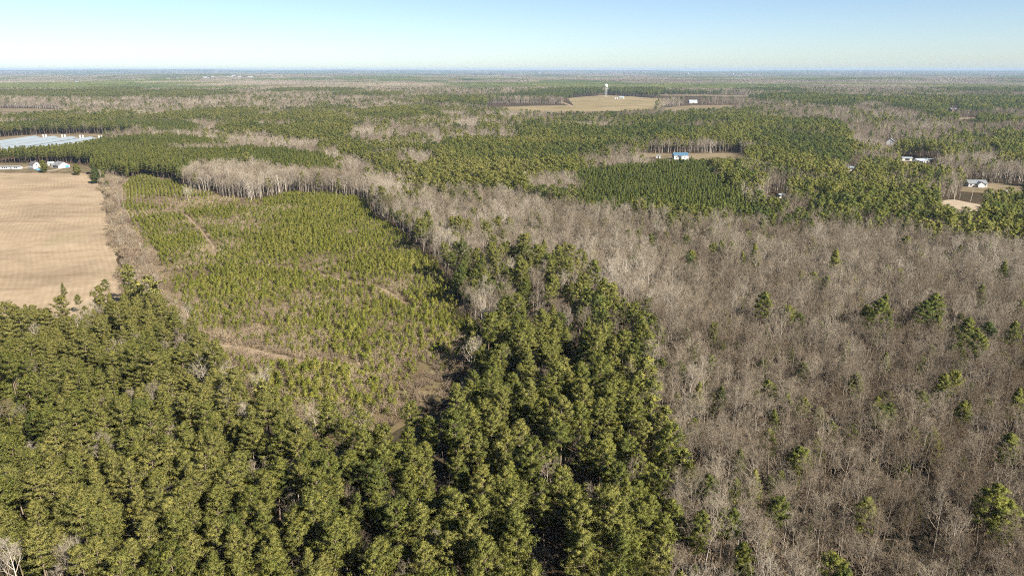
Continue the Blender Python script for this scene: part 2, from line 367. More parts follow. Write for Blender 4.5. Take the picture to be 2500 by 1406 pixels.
def sapling(seed, Ht, R, nb, nbl, bl=0.30, bw=0.12):
    r = np.random.default_rng(seed); wood = Tri(); leaf = Tri()
    wood.tube([[0, 0, 0], [0.03, 0, Ht*0.5], [0, 0.02, Ht*0.97]], [0.05, 0.035, 0.012], 4)
    az = 0; C_ = []; D_ = []; S_ = []
    for i in range(nb):
        u = (i+0.5)/nb; z = Ht*(0.06+0.9*u); az += 2.4+r.normal()*0.4; L = R*((1-u)**0.85+0.10)*r.uniform(0.75, 1.2); el = math.radians(22+35*u)
        d = np.array([math.cos(az)*math.cos(el), math.sin(az)*math.cos(el), math.sin(el)]); p0 = np.array([0, 0, z])
        wood.tube([p0, p0+d*L*0.9], [0.02, 0.008], 3)
        s = r.uniform(0.3, 1.0, nbl); c = p0 + d*L*s[:, None] + r.normal(size=(nbl, 3))*0.13*(0.4+L)
        C_.append(c); D_.append(unit(d*0.6+r.normal(size=(nbl, 3))*0.6+np.array([0, 0, 0.35]))); S_.append(np.clip(0.5+r.normal()*0.2+r.normal(size=nbl)*0.12, 0, 1))
    c = np.concatenate(C_); d = np.concatenate(D_)
    nr = unit(unit((c-np.array([0, 0, Ht*0.35]))*np.array([1, 1, 0.6]))*0.8 + d*0.3 + r.normal(size=c.shape)*0.3)
    leaf.blades(c, d, bl*r.uniform(0.7, 1.3, len(c)), bw*r.uniform(0.7, 1.3, len(c)), r, np.concatenate(S_), nr)
    return wood, leaf
def bush(seed, Ht, R, n, w):
    r = np.random.default_rng(seed); t = Tri()
    a = r.random(n)*6.28; q = np.sqrt(r.random(n))*R*0.35; c = np.stack([np.cos(a)*q, np.sin(a)*q, r.random(n)*0.1*Ht], 1)
    d = unit(np.stack([np.cos(a)*R*0.6/Ht, np.sin(a)*R*0.6/Ht, np.full(n, 0.8)], 1)+r.normal(size=(n, 3))*0.25); l = Ht*r.uniform(0.6, 1.1, n)
    t.blades(c, d, l, w*1.5*np.ones(n), r, 0.6)
    m = n*5; k = r.integers(0, n, m); s = r.uniform(0.35, 0.95, m); c2 = c[k]+d[k]*(l[k]*s)[:, None]; d2 = unit(d[k]*0.6+r.normal(size=(m, 3))*0.6+np.array([0, 0, 0.15]))
    t.blades(c2, d2, l[k]*0.38*r.uniform(0.5, 1.3, m), w*np.ones(m), r, 0.4)
    return t

PINE_MIX = np.array([0.18, 0.15, 0.14, 0.06, 0.06, 0.15, 0.16, 0.10, 0.0])
PINES = []   # (wood, leaf, form words, height)
for i, (Ht, cb, R, form, nb, npf, words_) in enumerate([
        (20, 0.52, 3.5, 'round', 34, 7, 'round-topped'), (18, 0.48, 3.2, 'round', 32, 7, 'dome-crowned'),
        (21, 0.58, 3.7, 'flat', 30, 8, 'broad flat-topped'), (19, 0.44, 3.1, 'cone', 40, 6, 'narrow pointed'),
        (17, 0.36, 3.3, 'cone', 42, 6, 'cone-shaped'), (20, 0.50, 3.8, 'ragged', 36, 7, 'ragged open-crowned'),
        (19, 0.54, 3.4, 'round', 32, 7, 'full rounded'), (17, 0.44, 3.0, 'round', 30, 6, 'thin uneven')]):
    w, l = pine(100+i, Ht, cb, R, form, nb, npf+2, 36, bl=0.36, bw=0.125, puff=0.56)
    PINES.append((w, l, words_, Ht))
w, l = pine(190, 13, 0.07, 4.3, 'round', 58, 8, 40, bl=0.5, bw=0.2, puff=0.75); PINES.append((w, l, 'broad open-grown', 13))
BARES = []
for i, (Ht, fk, R, nl, up, words_) in enumerate([
        (19, 0.45, 5.2, 9, 0, 'wide-branching'), (18, 0.55, 4.4, 8, 8, 'upright-branching'), (20, 0.50, 4.8, 9, 12, 'tall straight'),
        (16, 0.40, 5.0, 9, -4, 'spreading'), (17, 0.60, 3.8, 7, 10, 'slender'), (15, 0.35, 4.2, 8, 4, 'low bushy-crowned')]):
    w, t = bare(200+i, Ht, fk, R, nl, 0, up); BARES.append((w, t, words_, Ht))
YOUNG = []
for i, (Ht, R, nb, words_) in enumerate([(3.4, 1.5, 26, 'bushy'), (4.1, 1.45, 30, 'pointed'), (2.8, 1.45, 22, 'squat'), (3.8, 1.2, 26, 'narrow')]):
    w, l = sapling(300+i, Ht, R, nb, 24); YOUNG.append((w, l, words_, Ht))
pine_me = [joined('pine_proto', [(w, M['pine_bark']), (l, M['pine'])]) for w, l, *_ in PINES]
bare_me = [joined('bare_proto', [(w, M['bare_bark']), (t, M['twig'])]) for w, t, *_ in BARES]
young_me = [joined('young_proto', [(w, M['pine_bark']), (l, M['young'])]) for w, l, *_ in YOUNG]
far_pine_me = []
for i, (Ht, cb, R, form) in enumerate([(20, 0.45, 3.9, 'round'), (19, 0.40, 3.6, 'cone'), (21, 0.5, 4.2, 'flat'), (19, 0.42, 4.0, 'ragged')]):
    w, l = pine(400+i, Ht, cb, R, form, 18, 4, 12, bl=0.85, bw=0.42, puff=0.75, lod=1)
    far_pine_me.append(joined('far_pine_proto', [(w, M['pine_bark']), (l, M['pine'])]))
stand_me = []
for i in range(3):
    w, l = pine(450+i, 14+i, 0.42, 2.3, 'cone', 24, 4, 14, bl=0.6, bw=0.28, puff=0.55, lod=1)
    stand_me.append(joined('stand_pine_proto', [(w, M['pine_bark']), (l, M['pine'])]))
far_bare_me = []
for i in range(4):
    w, t = bare(500+i, 17+i*0.8, 0.5, 4.4, 7, 1, 4); far_bare_me.append(joined('far_bare_proto', [(w, M['bare_bark']), (t, M['twig'])]))
bush_me = [bush(600+i, 1.5+0.35*i, 1.2+0.2*i, 34, 0.05).mesh('bush_proto', M['brush']) for i in range(3)]

def link(me, name, parent=None, loc=None):
    o = bpy.data.objects.new(name, me); C.objects.link(o)
    if parent: o.parent = parent
    if loc is not None: o.location = loc
    return o
def tag(o, label=None, cat=None, group=None, kind=None):
    if label: o['label'] = label
    if cat: o['category'] = cat
    if group: o['group'] = group
    if kind: o['kind'] = kind
    return o

# ------------------------------------------------------------------ the land
def terrain():
    na, rad = 300, np.concatenate([[20], np.geomspace(60, 3400, 50), np.geomspace(3600, 31000, 180)])
    an = np.linspace(math.radians(-62), math.radians(62), na)
    A, Rr = np.meshgrid(an, rad); X = np.sin(A)*Rr; Y = np.cos(A)*Rr - 60
    Z = height(X.ravel(), Y.ravel()).reshape(X.shape)
    V = np.stack([X, Y, Z], -1).reshape(-1, 3); i = np.arange(len(rad)-1)[:, None]*na + np.arange(na-1)[None, :]; i = i.ravel()
    F = np.stack([i, i+1, i+na+1, i+na], 1)[:, ::-1]
    return mesh_from('ground', V, F, [M['ground']], smooth=True)
g = tag(link(terrain(), 'ground'), kind='structure')
def sheet(name, P, mat, z=0.05, jag=0.0, kind='structure'):
    """a polygon of land, edge slightly uneven"""
    P = np.asarray(P); Q = []
    r = np.random.default_rng(len(P))
    for a, b in zip(P, np.roll(P, -1, 0)):
        n = max(1, int(np.linalg.norm(b-a)/6)); n = min(n, 60)
        for k in range(n):
            p = a+(b-a)*k/n; Q.append(p + (r.normal(size=2)*jag if jag else 0))
    me = bpy.data.meshes.new(name); hz = lambda p: float(height(np.array([p[0]]), np.array([p[1]]))[0])
    me.from_pydata([(p[0], p[1], hz(p)+z) for p in Q], [], [list(range(len(Q)))]); me.materials.append(mat); me.update()
    if me.polygons[0].normal.z < 0: me.flip_normals()
    return tag(link(me, name), kind=kind)
def track(name, L, w, mat, z=0.12):
    L = np.array(L); Q = []
    for a, b in zip(L[:-1], L[1:]):
        n = max(2, int(np.linalg.norm(b-a)/3)); Q += [a+(b-a)*k/n for k in range(n)]
    Q.append(L[-1]); Q = np.array(Q)
    for _ in range(6): Q[1:-1] = (Q[:-2]+2*Q[1:-1]+Q[2:])/4
    t = np.gradient(Q, axis=0); t = unit(t); s = np.stack([-t[:, 1], t[:, 0]], 1); r = np.random.default_rng(4)
    u_ = np.linspace(0, 1, len(Q)); wl = w*0.5*(0.35+1.3*fbm(Q[:, 0], Q[:, 1], 7, 3))*np.clip(np.minimum(u_, 1-u_)*7, 0.12, 1); V = np.concatenate([np.c_[Q+s*wl[:, None], np.full(len(Q), z)], np.c_[Q-s*wl[:, None], np.full(len(Q), z)]])
    n = len(Q); F = [(i, i+n, i+n+1, i+1) for i in range(n-1)]
    me = mesh_from(name, V, F, [mat])
    if me.polygons[0].normal.z < 0: me.flip_normals()
    return tag(link(me, name), kind='structure')

FIELD = poly([(-500, 420), (215, 423), (240, 442), (254, 480), (268, 560), (288, 640), (305, 715), (310, 790), (180, 830), (-400, 850)], 0)
YARD = poly([(-500, 398), (170, 399), (228, 408), (236, 424), (215, 4225/10), (-500, 419.5)], 0)
YOUNGP = poly([(292, 452), (300, 438), (330, 428), (420, 437), (470, 455), (540, 478), (620, 488), (700, 474), (800, 474), (900, 490), (930, 545), (1010, 590), (1070, 645),
               (1110, 725), (1165, 795), (1160, 870), (1120, 940), (1040, 1010), (960, 1050), (900, 1090), (760, 1060), (620, 980), (520, 880), (470, 800), (400, 720), (345, 610), (305, 505)], 1)
sheet('stubble_field', FIELD, M['field'], 0.06, 0.6)
sheet('yard', YARD, M['lawn'], 0.05, 0.8)
sheet('cutover_land', YOUNGP, M['cut'], 0.05, 1.0)
POULTRY = poly([(-700, 352), (0, 335.5), (100, 328.5), (200, 327), (300, 328.5), (352, 333), (260, 345), (170, 368), (-700, 392)], 0)
BARNLOT = poly([(1530, 368), (1580, 373), (1640, 376), (1700, 374), (1820, 374), (1830, 384), (1770, 396), (1640, 402), (1615, 388), (1540, 378)], 0)
TOWERLOT = poly([(1222, 262), (1300, 259), (1400, 258), (1386, 240), (1480, 232.5), (1560, 237), (1620, 242), (1640, 249), (1600, 268), (1450, 274), (1240, 273)], 0)
CLEAR1 = poly([(2276, 493), (2330, 488), (2412, 503), (2440, 522), (2350, 528), (2290, 510)], 0)
CLEAR2 = poly([(2395, 452), (2420, 446), (2520, 460), (2600, 475), (2600, 490), (2500, 478), (2340, 468), (2345, 452)], 0)
CLEAR3 = poly([(2180, 392), (2240, 388), (2300, 398), (2300, 410), (2260, 410), (2180, 402)], 0)
CLEAR4 = poly([(1850, 478), (1900, 474), (1915, 488), (1890, 496), (1852, 490)], 0)
CLEAR5 = poly([(2150, 349), (2180, 345), (2195, 356), (2160, 362)], 0)
FLD_A = poly([(1612, 264), (1690, 257.5), (1812, 256.5), (1780, 263), (1700, 271), (1630, 273)], 0)
FLD_B = poly([(1595, 231.5), (1700, 231), (1835, 234), (1830, 237.5), (1620, 235)], 0)
FLD_C = poly([(-200, 266), (60, 265), (210, 270), (120, 274.5), (-200, 271)], 0)
FLD_D = poly([(2330, 289), (2390, 287), (2390, 291), (2340, 293)], 0)
RED_A = poly([(1103, 203), (1125, 199), (1180, 200), (1165, 204.5)], 0)
RED_B = poly([(930, 197), (965, 190.5), (975, 190.5), (955, 199)], 0)
FLD_E = poly([(1640, 214), (1700, 213), (1730, 215), (1660, 216)], 0)
MORE = []
for q_, (px, py, w_, h_) in enumerate([(80, 215, 60, 2.0), (330, 232, 70, 2.5), (640, 214, 60, 1.5), (520, 243, 60, 3), (790, 243, 80, 3), (1010, 217, 70, 1.6), (1290, 212, 80, 1.6), (1450, 205, 60, 1.2), (1900, 214, 90, 1.8), (2060, 238, 60, 2.4), (2240, 222, 80, 1.8), (2420, 238, 80, 2.4), (1960, 268, 40, 2.5), (2400, 312, 40, 2.5), (700, 296, 30, 2), (2140, 214, 60, 1.3), (880, 205, 60, 1.2)]):
    MORE.append((poly([(px-w_/2, py), (px-w_/5, py-h_/2), (px+w_/3, py-h_/2.4), (px+w_/2, py+h_/5), (px+w_/6, py+h_/2), (px-w_/3, py+h_/2.5)], 0), ['dry', 'dirt', 'redclay', 'olive'][q_ % 4]))
for P_, mt in MORE: sheet('far_clearing', P_, M[mt], 0.6, 2)
sheet('pasture', TOWERLOT, M['olive'], 0.1, 0.8)
sheet('poultry_field', POULTRY, M['dry'], 0.06, 1)
sheet('barn_clearing', BARNLOT, M['dry'], 0.06, 1)
for nm, P_, mt in (('sandy_clearing', CLEAR1, 'sand'), ('house_clearing', CLEAR2, 'dry'), ('shed_clearing', CLEAR3, 'lawn'), ('woodland_clearing', CLEAR4, 'dry'), ('lawn', CLEAR5, 'lawn'),
                   ('hay_field', FLD_A, 'dry'), ('hay_field', FLD_B, 'dry'), ('hay_field', FLD_C, 'dry'), ('hay_field', FLD_D, 'dirt'), ('clay_field', RED_A, 'redclay'), ('clay_field', RED_B, 'redclay')):
    sheet(nm, P_, M[mt], 0.15 if mt != 'redclay' else 3.0, 1.0)
ROAD1 = [U(*p) for p in [(418, 512), (455, 526), (490, 563), (520, 600), (528, 628)]]
ROAD2 = [U(*p) for p in [(500, 822), (560, 848), (640, 862), (700, 878), (760, 885), (860, 893)]]
ROAD3 = [U(*p) for p in [(690, 652), (770, 668), (850, 688), (930, 702), (1000, 748)]]
ROAD4 = [U(*p) for p in [(292, 452), (288, 480), (283, 500), (285, 520)]]
track('dirt_track', ROAD1, 1.3, M['dirt']); track('dirt_track', ROAD2, 4.2, M['dirt']); track('dirt_track', ROAD3, 1.6, M['dirt']); track('dirt_track', ROAD4, 3.5, M['dirt'])
TRK5 = [U(*p) for p in [(1372, 250), (1392, 258), (1395, 262), (1386, 264)]]
track('dirt_track', TRK5, 12.0, M['dirt'], 0.3)
DRIVE = [U(*p) for p in [(-60, 413), (40, 412), (70, 409), (110, 402)]]
track('driveway', DRIVE, 9.0, M['sand'], 0.14)
DRIVE2 = [U(*p) for p in [(115, 419), (140, 414.5), (152, 411)]]
track('driveway', DRIVE2, 6.0, M['sand'], 0.14)

# ------------------------------------------------------------------ land cover
COVER = []   # (class, polygon); later ones override
def cover(c, pts, z): COVER.append((c, poly(pts, z)))
cover('B', [(905, 455), (1000, 452), (1200, 460), (1400, 490), (1640, 522), (1880, 530), (2100, 545), (2500, 590), (2900, 640), (3300, 1700), (1720, 1700), (1690, 1300), (1670, 1130), (1600, 960), (1570, 880), (1600, 830),
            (1500, 700), (1400, 640), (1250, 560), (1050, 545), (960, 540), (905, 520)], 14)
cover('Mr', [(1700, 380), (1900, 385), (2100, 360), (2500, 320), (3000, 330), (3000, 640), (2500, 578), (2100, 540), (1880, 522), (1760, 440)], 14)
cover('Mr', [(1790, 415), (1900, 405), (2050, 425), (2080, 450), (1900, 475), (1800, 455)], 14)
cover('B', [(2050, 345), (2200, 350), (2200, 385), (2100, 395)], 14)
cover('B', [(2250, 385), (2420, 375), (2600, 420), (2420, 435), (2300, 415)], 14)
cover('B', [(1940, 300), (2060, 262), (2140, 245), (2230, 272), (2300, 288), (2380, 300), (2600, 300), (2600, 330), (2380, 330), (2200, 306), (2080, 312)], 14)
cover('P', [(2110, 250), (2200, 243), (2400, 246), (2420, 268), (2300, 275), (2200, 262)], 14)
cover('V', [(500, 335), (560, 300), (640, 275), (800, 258), (960, 252), (1150, 258), (1240, 272), (1600, 274), (1900, 268), (2000, 290), (1900, 284), (1700, 287), (1500, 298), (1300, 304), (1150, 320), (1000, 336), (820, 368), (780, 360), (700, 338), (600, 342), (520, 346)], 12)
cover('P', [(520, 320), (600, 293), (700, 277), (800, 275), (870, 296), (860, 322), (800, 342), (720, 338), (620, 322)], 14)
cover('P', [(860, 274), (1000, 262), (1080, 268), (1060, 282), (960, 292), (880, 288)], 14)
cover('P', [(820, 367), (960, 340), (1150, 318), (1330, 302), (1500, 296), (1700, 284), (1900, 280), (2050, 300), (2080, 336), (2100, 365), (1990, 380), (1890, 388), (1830, 362), (1700, 356), (1600, 350), (1530, 344),
            (1480, 365), (1410, 395), (1400, 428), (1330, 425), (1150, 445), (960, 420), (900, 395)], 14)
cover('B', [(950, 380), (1000, 363), (1060, 370), (1060, 405), (980, 404)], 14)
cover('B', [(1290, 436), (1400, 416), (1408, 470), (1300, 470)], 14)
cover('B', [(1420, 378), (1520, 355), (1640, 378), (1640, 398), (1415, 412)], 12)
cover('S', [(-600, 372), (0, 368), (170, 352), (300, 335), (420, 328), (520, 342), (600, 362), (700, 369), (800, 382), (828, 398), (822, 415), (700, 412), (620, 397), (480, 396), (470, 418), (450, 425), (330, 428), (280, 424), (230, 405), (180, 388), (-600, 392)], 12)
cover('B', [(395, 360), (600, 350), (625, 360), (450, 370)], 12)
cover('S', [(-600, 310), (0, 301), (200, 296), (400, 296), (485, 304), (490, 316), (400, 324), (345, 331, 0), (300, 327, 0), (200, 325, 0), (100, 327, 0), (0, 333, 0), (-600, 348, 0)], 12)
cover('S1', [(1405, 416), (1600, 398), (1720, 392), (1760, 438), (1850, 503), (1880, 523), (1640, 518), (1405, 503)], 12)
cover('S', [(1185, 235), (1300, 227), (1392, 227), (1395, 247, 0), (1290, 249, 0), (1185, 249, 0)], 15)
cover('T', [(472, 396, 17), (650, 402, 17), (800, 412, 17), (935, 428, 17), (960, 470, 12), (930, 500, 4), (905, 484, 0), (800, 472, 0), (700, 471, 0), (605, 484, 0), (520, 466, 0), (470, 452, 0)], 0)
cover('Mc', [(1035, 590), (1050, 550), (1150, 535), (1290, 555), (1420, 585), (1540, 655), (1520, 715), (1400, 715), (1480, 785), (1600, 795), (1600, 850), (1560, 900), (1180, 830), (1170, 760), (1110, 700), (1070, 650)], 14)
cover('P', [(1165, 830), (1185, 760), (1300, 735), (1480, 785), (1605, 790), (1590, 860), (1540, 900), (1600, 975), (1640, 1075), (1680, 1170), (1690, 1300), (1700, 1700), (900, 1700), (950, 1060), (1010, 995), (1100, 930), (1150, 880)], 15)
cover('P', [(-500, 775), (0, 752), (150, 722), (300, 700), (400, 738), (470, 790), (540, 875), (620, 960), (760, 1005), (900, 1018), (1010, 985), (1060, 1000), (1060, 1700), (-700, 1700)], 16)
cover('K', [(225, 425), (290, 430), (300, 500), (345, 600), (395, 700), (440, 780), (330, 760), (305, 720), (288, 650), (268, 570), (254, 490), (238, 440)], 2)
COVER.append(('Y', YOUNGP))
for P_ in (FIELD, YARD, POULTRY, BARNLOT, TOWERLOT, CLEAR1, CLEAR2, CLEAR3, CLEAR4, CLEAR5, FLD_A, FLD_B, FLD_C, FLD_D, RED_A, RED_B, FLD_E, *[q[0] for q in MORE]): COVER.append(('G', P_))
GAPS = [([U(*p, 4) for p in [(1050, 1000), (1062, 1080), (1075, 1160), (1085, 1260)]], 2.6), ([U(*p, 4) for p in [(930, 1000), (985, 1010), (1040, 1000)]], 2.6),
        ([U(*p, 4) for p in [(1262, 745), (1290, 790), (1300, 860)]], 3.0), ([U(*p, 4) for p in [(1400, 880), (1440, 930)]], 3.0)]
CODES = {c: i+1 for i, c in enumerate(['B', 'Mr', 'V', 'P', 'S', 'S1', 'T', 'Mc', 'K', 'Y', 'G'])}
def classify(x, y):
    k = np.zeros(x.shape, np.int8); am = 3.0+0.010*y
    x, y = x + (fbm(x, y, 32, 3, 31)-0.5)*2*am, y + (fbm(x, y, 32, 3, 32)-0.5)*3*am
    for c, P_ in COVER: k[inside(P_, x, y)] = CODES[c]
    for L, w in GAPS: k[near_line(L, x, y, w)] = CODES['G']
    return k
# share of pines among the trees of each class
def pine_share(k, x, y):
    n = fbm(x, y*0.55, 330, 4, 5)
    s = np.clip((n-0.525)*15+0.5, 0.05, 0.92)
    n2 = fbm(x, y, 45, 3, 6)
    for c, v in (('B', 0.0), ('V', 0.10), ('P', 0.90), ('S', 1.0), ('S1', 1.0), ('T', 0.0)):
        s = np.where(k == CODES[c], v, s)
    s = np.where(k == CODES['Mr'], np.clip((n2-0.49)*4.5+0.44, 0.12, 0.85), s)
    s = np.where(k == CODES['Mc'], np.clip((n2-0.55)*6+0.22, 0.03, 0.7), s)
    s = np.where(k == CODES['V'], np.clip((n2-0.62)*6+0.3, 0.03, 0.8), s)
    s = np.where((k == CODES['B']), np.clip((n2-0.58)*2.2, 0.012, 0.4)*np.where(y > 330, 0.8, 0.3), s)
    s = np.where((k == CODES['P']) & (y > 540), np.clip((fbm(x, y*0.5, 90, 4, 51)-0.45)*11+0.6, 0.12, 0.97), s)
    return s

def grid(y0, y1, sp, jit=0.38):
    xs = 0.82*y1+50
    X, Y = np.meshgrid(np.arange(-xs, xs, sp), np.arange(y0, y1, sp)); X = X.ravel(); Y = Y.ravel()
    keep = np.abs(X) < 0.82*Y+50; X = X[keep]; Y = Y[keep]
    return X + rng.normal(size=X.size)*sp*jit*0.75, Y + rng.normal(size=X.size)*sp*jit*0.75

# near: individual pines and bare trees; each list holds x, y, scale, tint
near_p, near_b, far_p, far_s, far_b, saps, shrubs = [], [], [], [], [], [], []
def put(lst, x, y, s, t): lst.append(np.stack([x, y, s, t], 1))
def two(sp, classes, y0, y1, lo, hi, dst_p, dst_b, bscale=1.0):
    x, y = grid(y0, y1, sp); k = classify(x, y); m = np.isin(k, [CODES.get(c, 0) for c in classes]); x, y, k = x[m], y[m], k[m]
    ip = rng.random(x.size) < pine_share(k, x, y)
    n1 = fbm(x, y, 60, 3, 8)
    s = rng.uniform(lo, hi, x.size)*(0.9+0.2*n1)
    tp = np.clip(0.58 + (n1-0.5)*1.2 + rng.normal(size=x.size)*0.16 - 0.16*np.clip(x/250, -1, 1) + 0.08*np.clip(-x/60, 0, 1)*(y < 330) - 0.22*np.clip((y-450)/1300, 0, 1), 0, 1)  # pine tint drops with distance: the cooling by haze is put into needle colour
    tb = np.clip(0.45 - 0.12*np.clip((y-600)/800, 0, 1) + (n1-0.5)*1.1 + rng.normal(size=x.size)*0.2, 0, 1)
    put(dst_p, x[ip], y[ip], s[ip], tp[ip]); put(dst_b, x[~ip], y[~ip], s[~ip]*bscale, tb[~ip])
two(3.95, ['P'], 84, 520, 0.60, 0.98, near_p, near_b, 0.9)
two(4.7, ['Mc'], 84, 520, 0.7, 1.05, near_p, near_b)
two(4.3, ['B'], 84, 640, 0.62, 1.12, near_p, near_b)
two(3.6, ['T'], 300, 900, 0.85, 1.1, near_p, near_b)
two(5.2, ['P', 'Mr', 'V', 'Mc', ''], 520, 1000, 0.75, 1.05, far_p, far_b)
two(4.8, ['B'], 640, 1000, 0.75, 1.05, far_p, far_b)
two(5.2, ['Mr', 'V', ''], 84, 520, 0.75, 1.05, far_p, far_b)
two(6.6, ['B', 'P', 'Mr', 'V', ''], 1000, 1900, 0.85, 1.15, far_p, far_b)
two(9.0, ['B', 'P', 'Mr', 'V', ''], 1900, 3500, 1.0, 1.35, far_p, far_b)
# even-aged plantations
for sp, c, y0, y1 in ((3.3, 'S1', 300, 900), (3.5, 'S', 300, 1000), (4.4, 'S', 1000, 1900), (7.0, 'S', 1900, 3500)):
    x, y = grid(y0, y1, sp, 0.2); k = classify(x, y); m = k == CODES[c]; x, y = x[m], y[m]
    if c == 'S1': m = rng.random(x.size) > 0.02; t = np.clip(0.22+rng.normal(size=x.size)*0.10, 0, 1); s = rng.uniform(0.85, 1.02, x.size)
    else: m = rng.random(x.size) > 0.03; t = np.clip(0.42-0.2*np.clip((y-700)/1500, 0, 1)+rng.normal(size=x.size)*0.14 + (fbm(x, y, 80, 3, 4)-0.5)*0.6, 0, 1); s = rng.uniform(0.88, 1.12, x.size)*(1 if sp < 5 else 1.4)  # farther plantations tinted darker, haze of distance painted into their colour
    put(far_s, x[m], y[m], s[m], t[m])
# young pines in planted rows, brush between
dv = np.array(ROAD1[-1]) - np.array(ROAD1[0]); dv = dv/np.linalg.norm(dv); nv = np.array([-dv[1], dv[0]])
a, b = np.meshgrid(np.arange(-520, 520, 1.35), np.arange(-520, 520, 2.8)); a = a.ravel(); b = b.ravel()
o0 = np.array([-130.0, 400.0]); bend = 7*np.sin(a/70+0.5)
x = o0[0]+dv[0]*a+nv[0]*(b+bend) + rng.normal(size=a.size)*np.where(b*nv[1]+a*dv[1] < -60, 0.8, 0.30); y = o0[1]+dv[1]*a+nv[1]*(b+bend)+rng.normal(size=a.size)*0.30
k = classify(x, y); m = (k == CODES['Y']); x, y = x[m], y[m]
thin = fbm(x, y, 38, 4, 12); px_, py_, _ = project(x, y, 2.0)
base = np.clip(1.0 - np.clip((py_-560)/480, 0, 1)*0.30 + (thin-0.5)*2.6, 0.03, 0.97)
low = ((px_ > 560) & (py_ > 860)) | ((px_ > 1000) & (py_ > 830)); base = np.where(low, base*0.92, base)
band = (np.abs(py_-487-0.02*(px_-400)) < 13) & (px_ > 330) & (px_ < 640); base = np.where(band, base*0.15, base)
left = (px_ < 352 + (py_-560)*0.55) & (py_ > 540); base = np.where(left, base*0.12, base)
for L, w in ((ROAD1, 2.0), (ROAD2, 4.6), (ROAD3, 2.4), (ROAD4, 3.0)): base = np.where(near_line(L, x, y, w), 0, base)
m = rng.random(x.size) < base
put(saps, x[m], y[m], rng.uniform(0.45, 1.1, m.sum())*(0.55+0.9*thin[m])*np.where(py_[m] > 760, 1.05, 1.0), np.clip(0.5+(thin[m]-0.5)*0.9+rng.normal(size=m.sum())*0.2, 0, 1))
x, y = grid(190, 760, 1.9, 0.5); k = classify(x, y); m = (k == CODES['Y']) | (k == CODES['K']); x, y, k = x[m], y[m], k[m]
q = fbm(x, y, 26, 3, 14); pr = np.where(k == CODES['K'], 0.9, np.clip((q-0.30)*3.2+np.where(y < 300, 0.3, 0), 0.3, 0.98))
for L, w in ((ROAD1, 1.4), (ROAD2, 2.9), (ROAD3, 1.5), (ROAD4, 2.0)): pr = np.where(near_line(L, x, y, w), 0.16, pr)
m = rng.random(x.size) < pr
put(shrubs, x[m], y[m], np.where(k[m] == CODES['K'], rng.uniform(0.9, 2.0, m.sum()), rng.uniform(0.5, 1.15, m.sum())*np.where(y[m] < 270, 1.5, 1.0)), np.clip(0.45+(q[m]-0.5)*1.4+rng.normal(size=m.sum())*0.2, 0, 1))
# woody undergrowth under the near woods
x, y = grid(84, 420, 3.0, 0.5); k = classify(x, y); m = np.isin(k, [CODES['B'], CODES['Mc']]) & (rng.random(x.size) < 0.55)
put(shrubs, x[m], y[m], rng.uniform(0.9, 2.2, m.sum()), np.clip(rng.normal(0.25, 0.15, m.sum()), 0, 1))
# small evergreens under the bare wood
x, y = grid(84, 600, 7.0, 0.6); k = classify(x, y); q = fbm(x, y, 50, 3, 41); m = (k == CODES['B']) & (rng.random(x.size) < np.clip((q-0.33)*3.0, 0.14, 0.8))
put(near_p, x[m], y[m], rng.uniform(0.34, 0.74, m.sum()), np.clip(rng.normal(0.42, 0.18, m.sum()), 0, 1))
# fence row along the field: small bare trees, plus a few broadleaf evergreens
x, y = grid(190, 760, 4.6, 0.5); k = classify(x, y); m = (k == CODES['K']) & (rng.random(x.size) < 0.55)
put(near_b, x[m], y[m], rng.uniform(0.26, 0.6, m.sum()), np.clip(rng.normal(0.36, 0.2, m.sum()), 0, 1))

# single trees one can point at in the photograph: (px, py of crown top, size, tint)
LONE_P = [(1845, 1150, .72, .75), (2125, 1195, .80, .6), (2425, 1190, 1.0, .5), (2470, 1205, .9, .55), (2305, 905, .85, .45), (2335, 925, .7, .6), (2350, 975, .75, .5), (2395, 830, .8, .4), (2355, 840, .6, .3), (1880, 935, .6, .5),
          (2170, 985, .7, .25), (2490, 930, .8, .5), (2470, 1050, .75, .4), (1770, 1240, .65, .5), (1705, 1240, .85, .4), (1900, 1240, .6, .3), (1815, 1330, .6, .5), (2040, 1375, .7, .5), (2000, 990, .55, .4), (2290, 1040, .55, .7),
          (1985, 665, .75, .45), (2020, 670, .8, .4), (1960, 672, .65, .4), (2160, 655, .5, .6), (2130, 745, .8, .3), (2160, 725, .75, .35), (2300, 760, .8, .4), (2330, 790, .6, .45), (1735, 870, .6, .4), (1560, 545, .6, .4),
          (1320, 525, .8, .5), (1215, 530, .8, .6), (1590, 575, .7, .35), (1740, 555, .75, .4), (1760, 590, .7, .45), (1830, 556, .7, .5), (2210, 580, .8, .45), (2450, 640, .8, .3), (2480, 560, .8, .4), (2230, 1045, .5, .4),
          (1620, 880, .6, .5), (1690, 1020, .5, .4), (2480, 790, .8, .35), (2400, 730, .5, .4), (2490, 690, .5, .5), (1470, 545, .6, .4),
          (152, 690, .55, .45), (253, 683, .62, .45), (190, 722, .45, .5), (238, 727, .4, .5)]
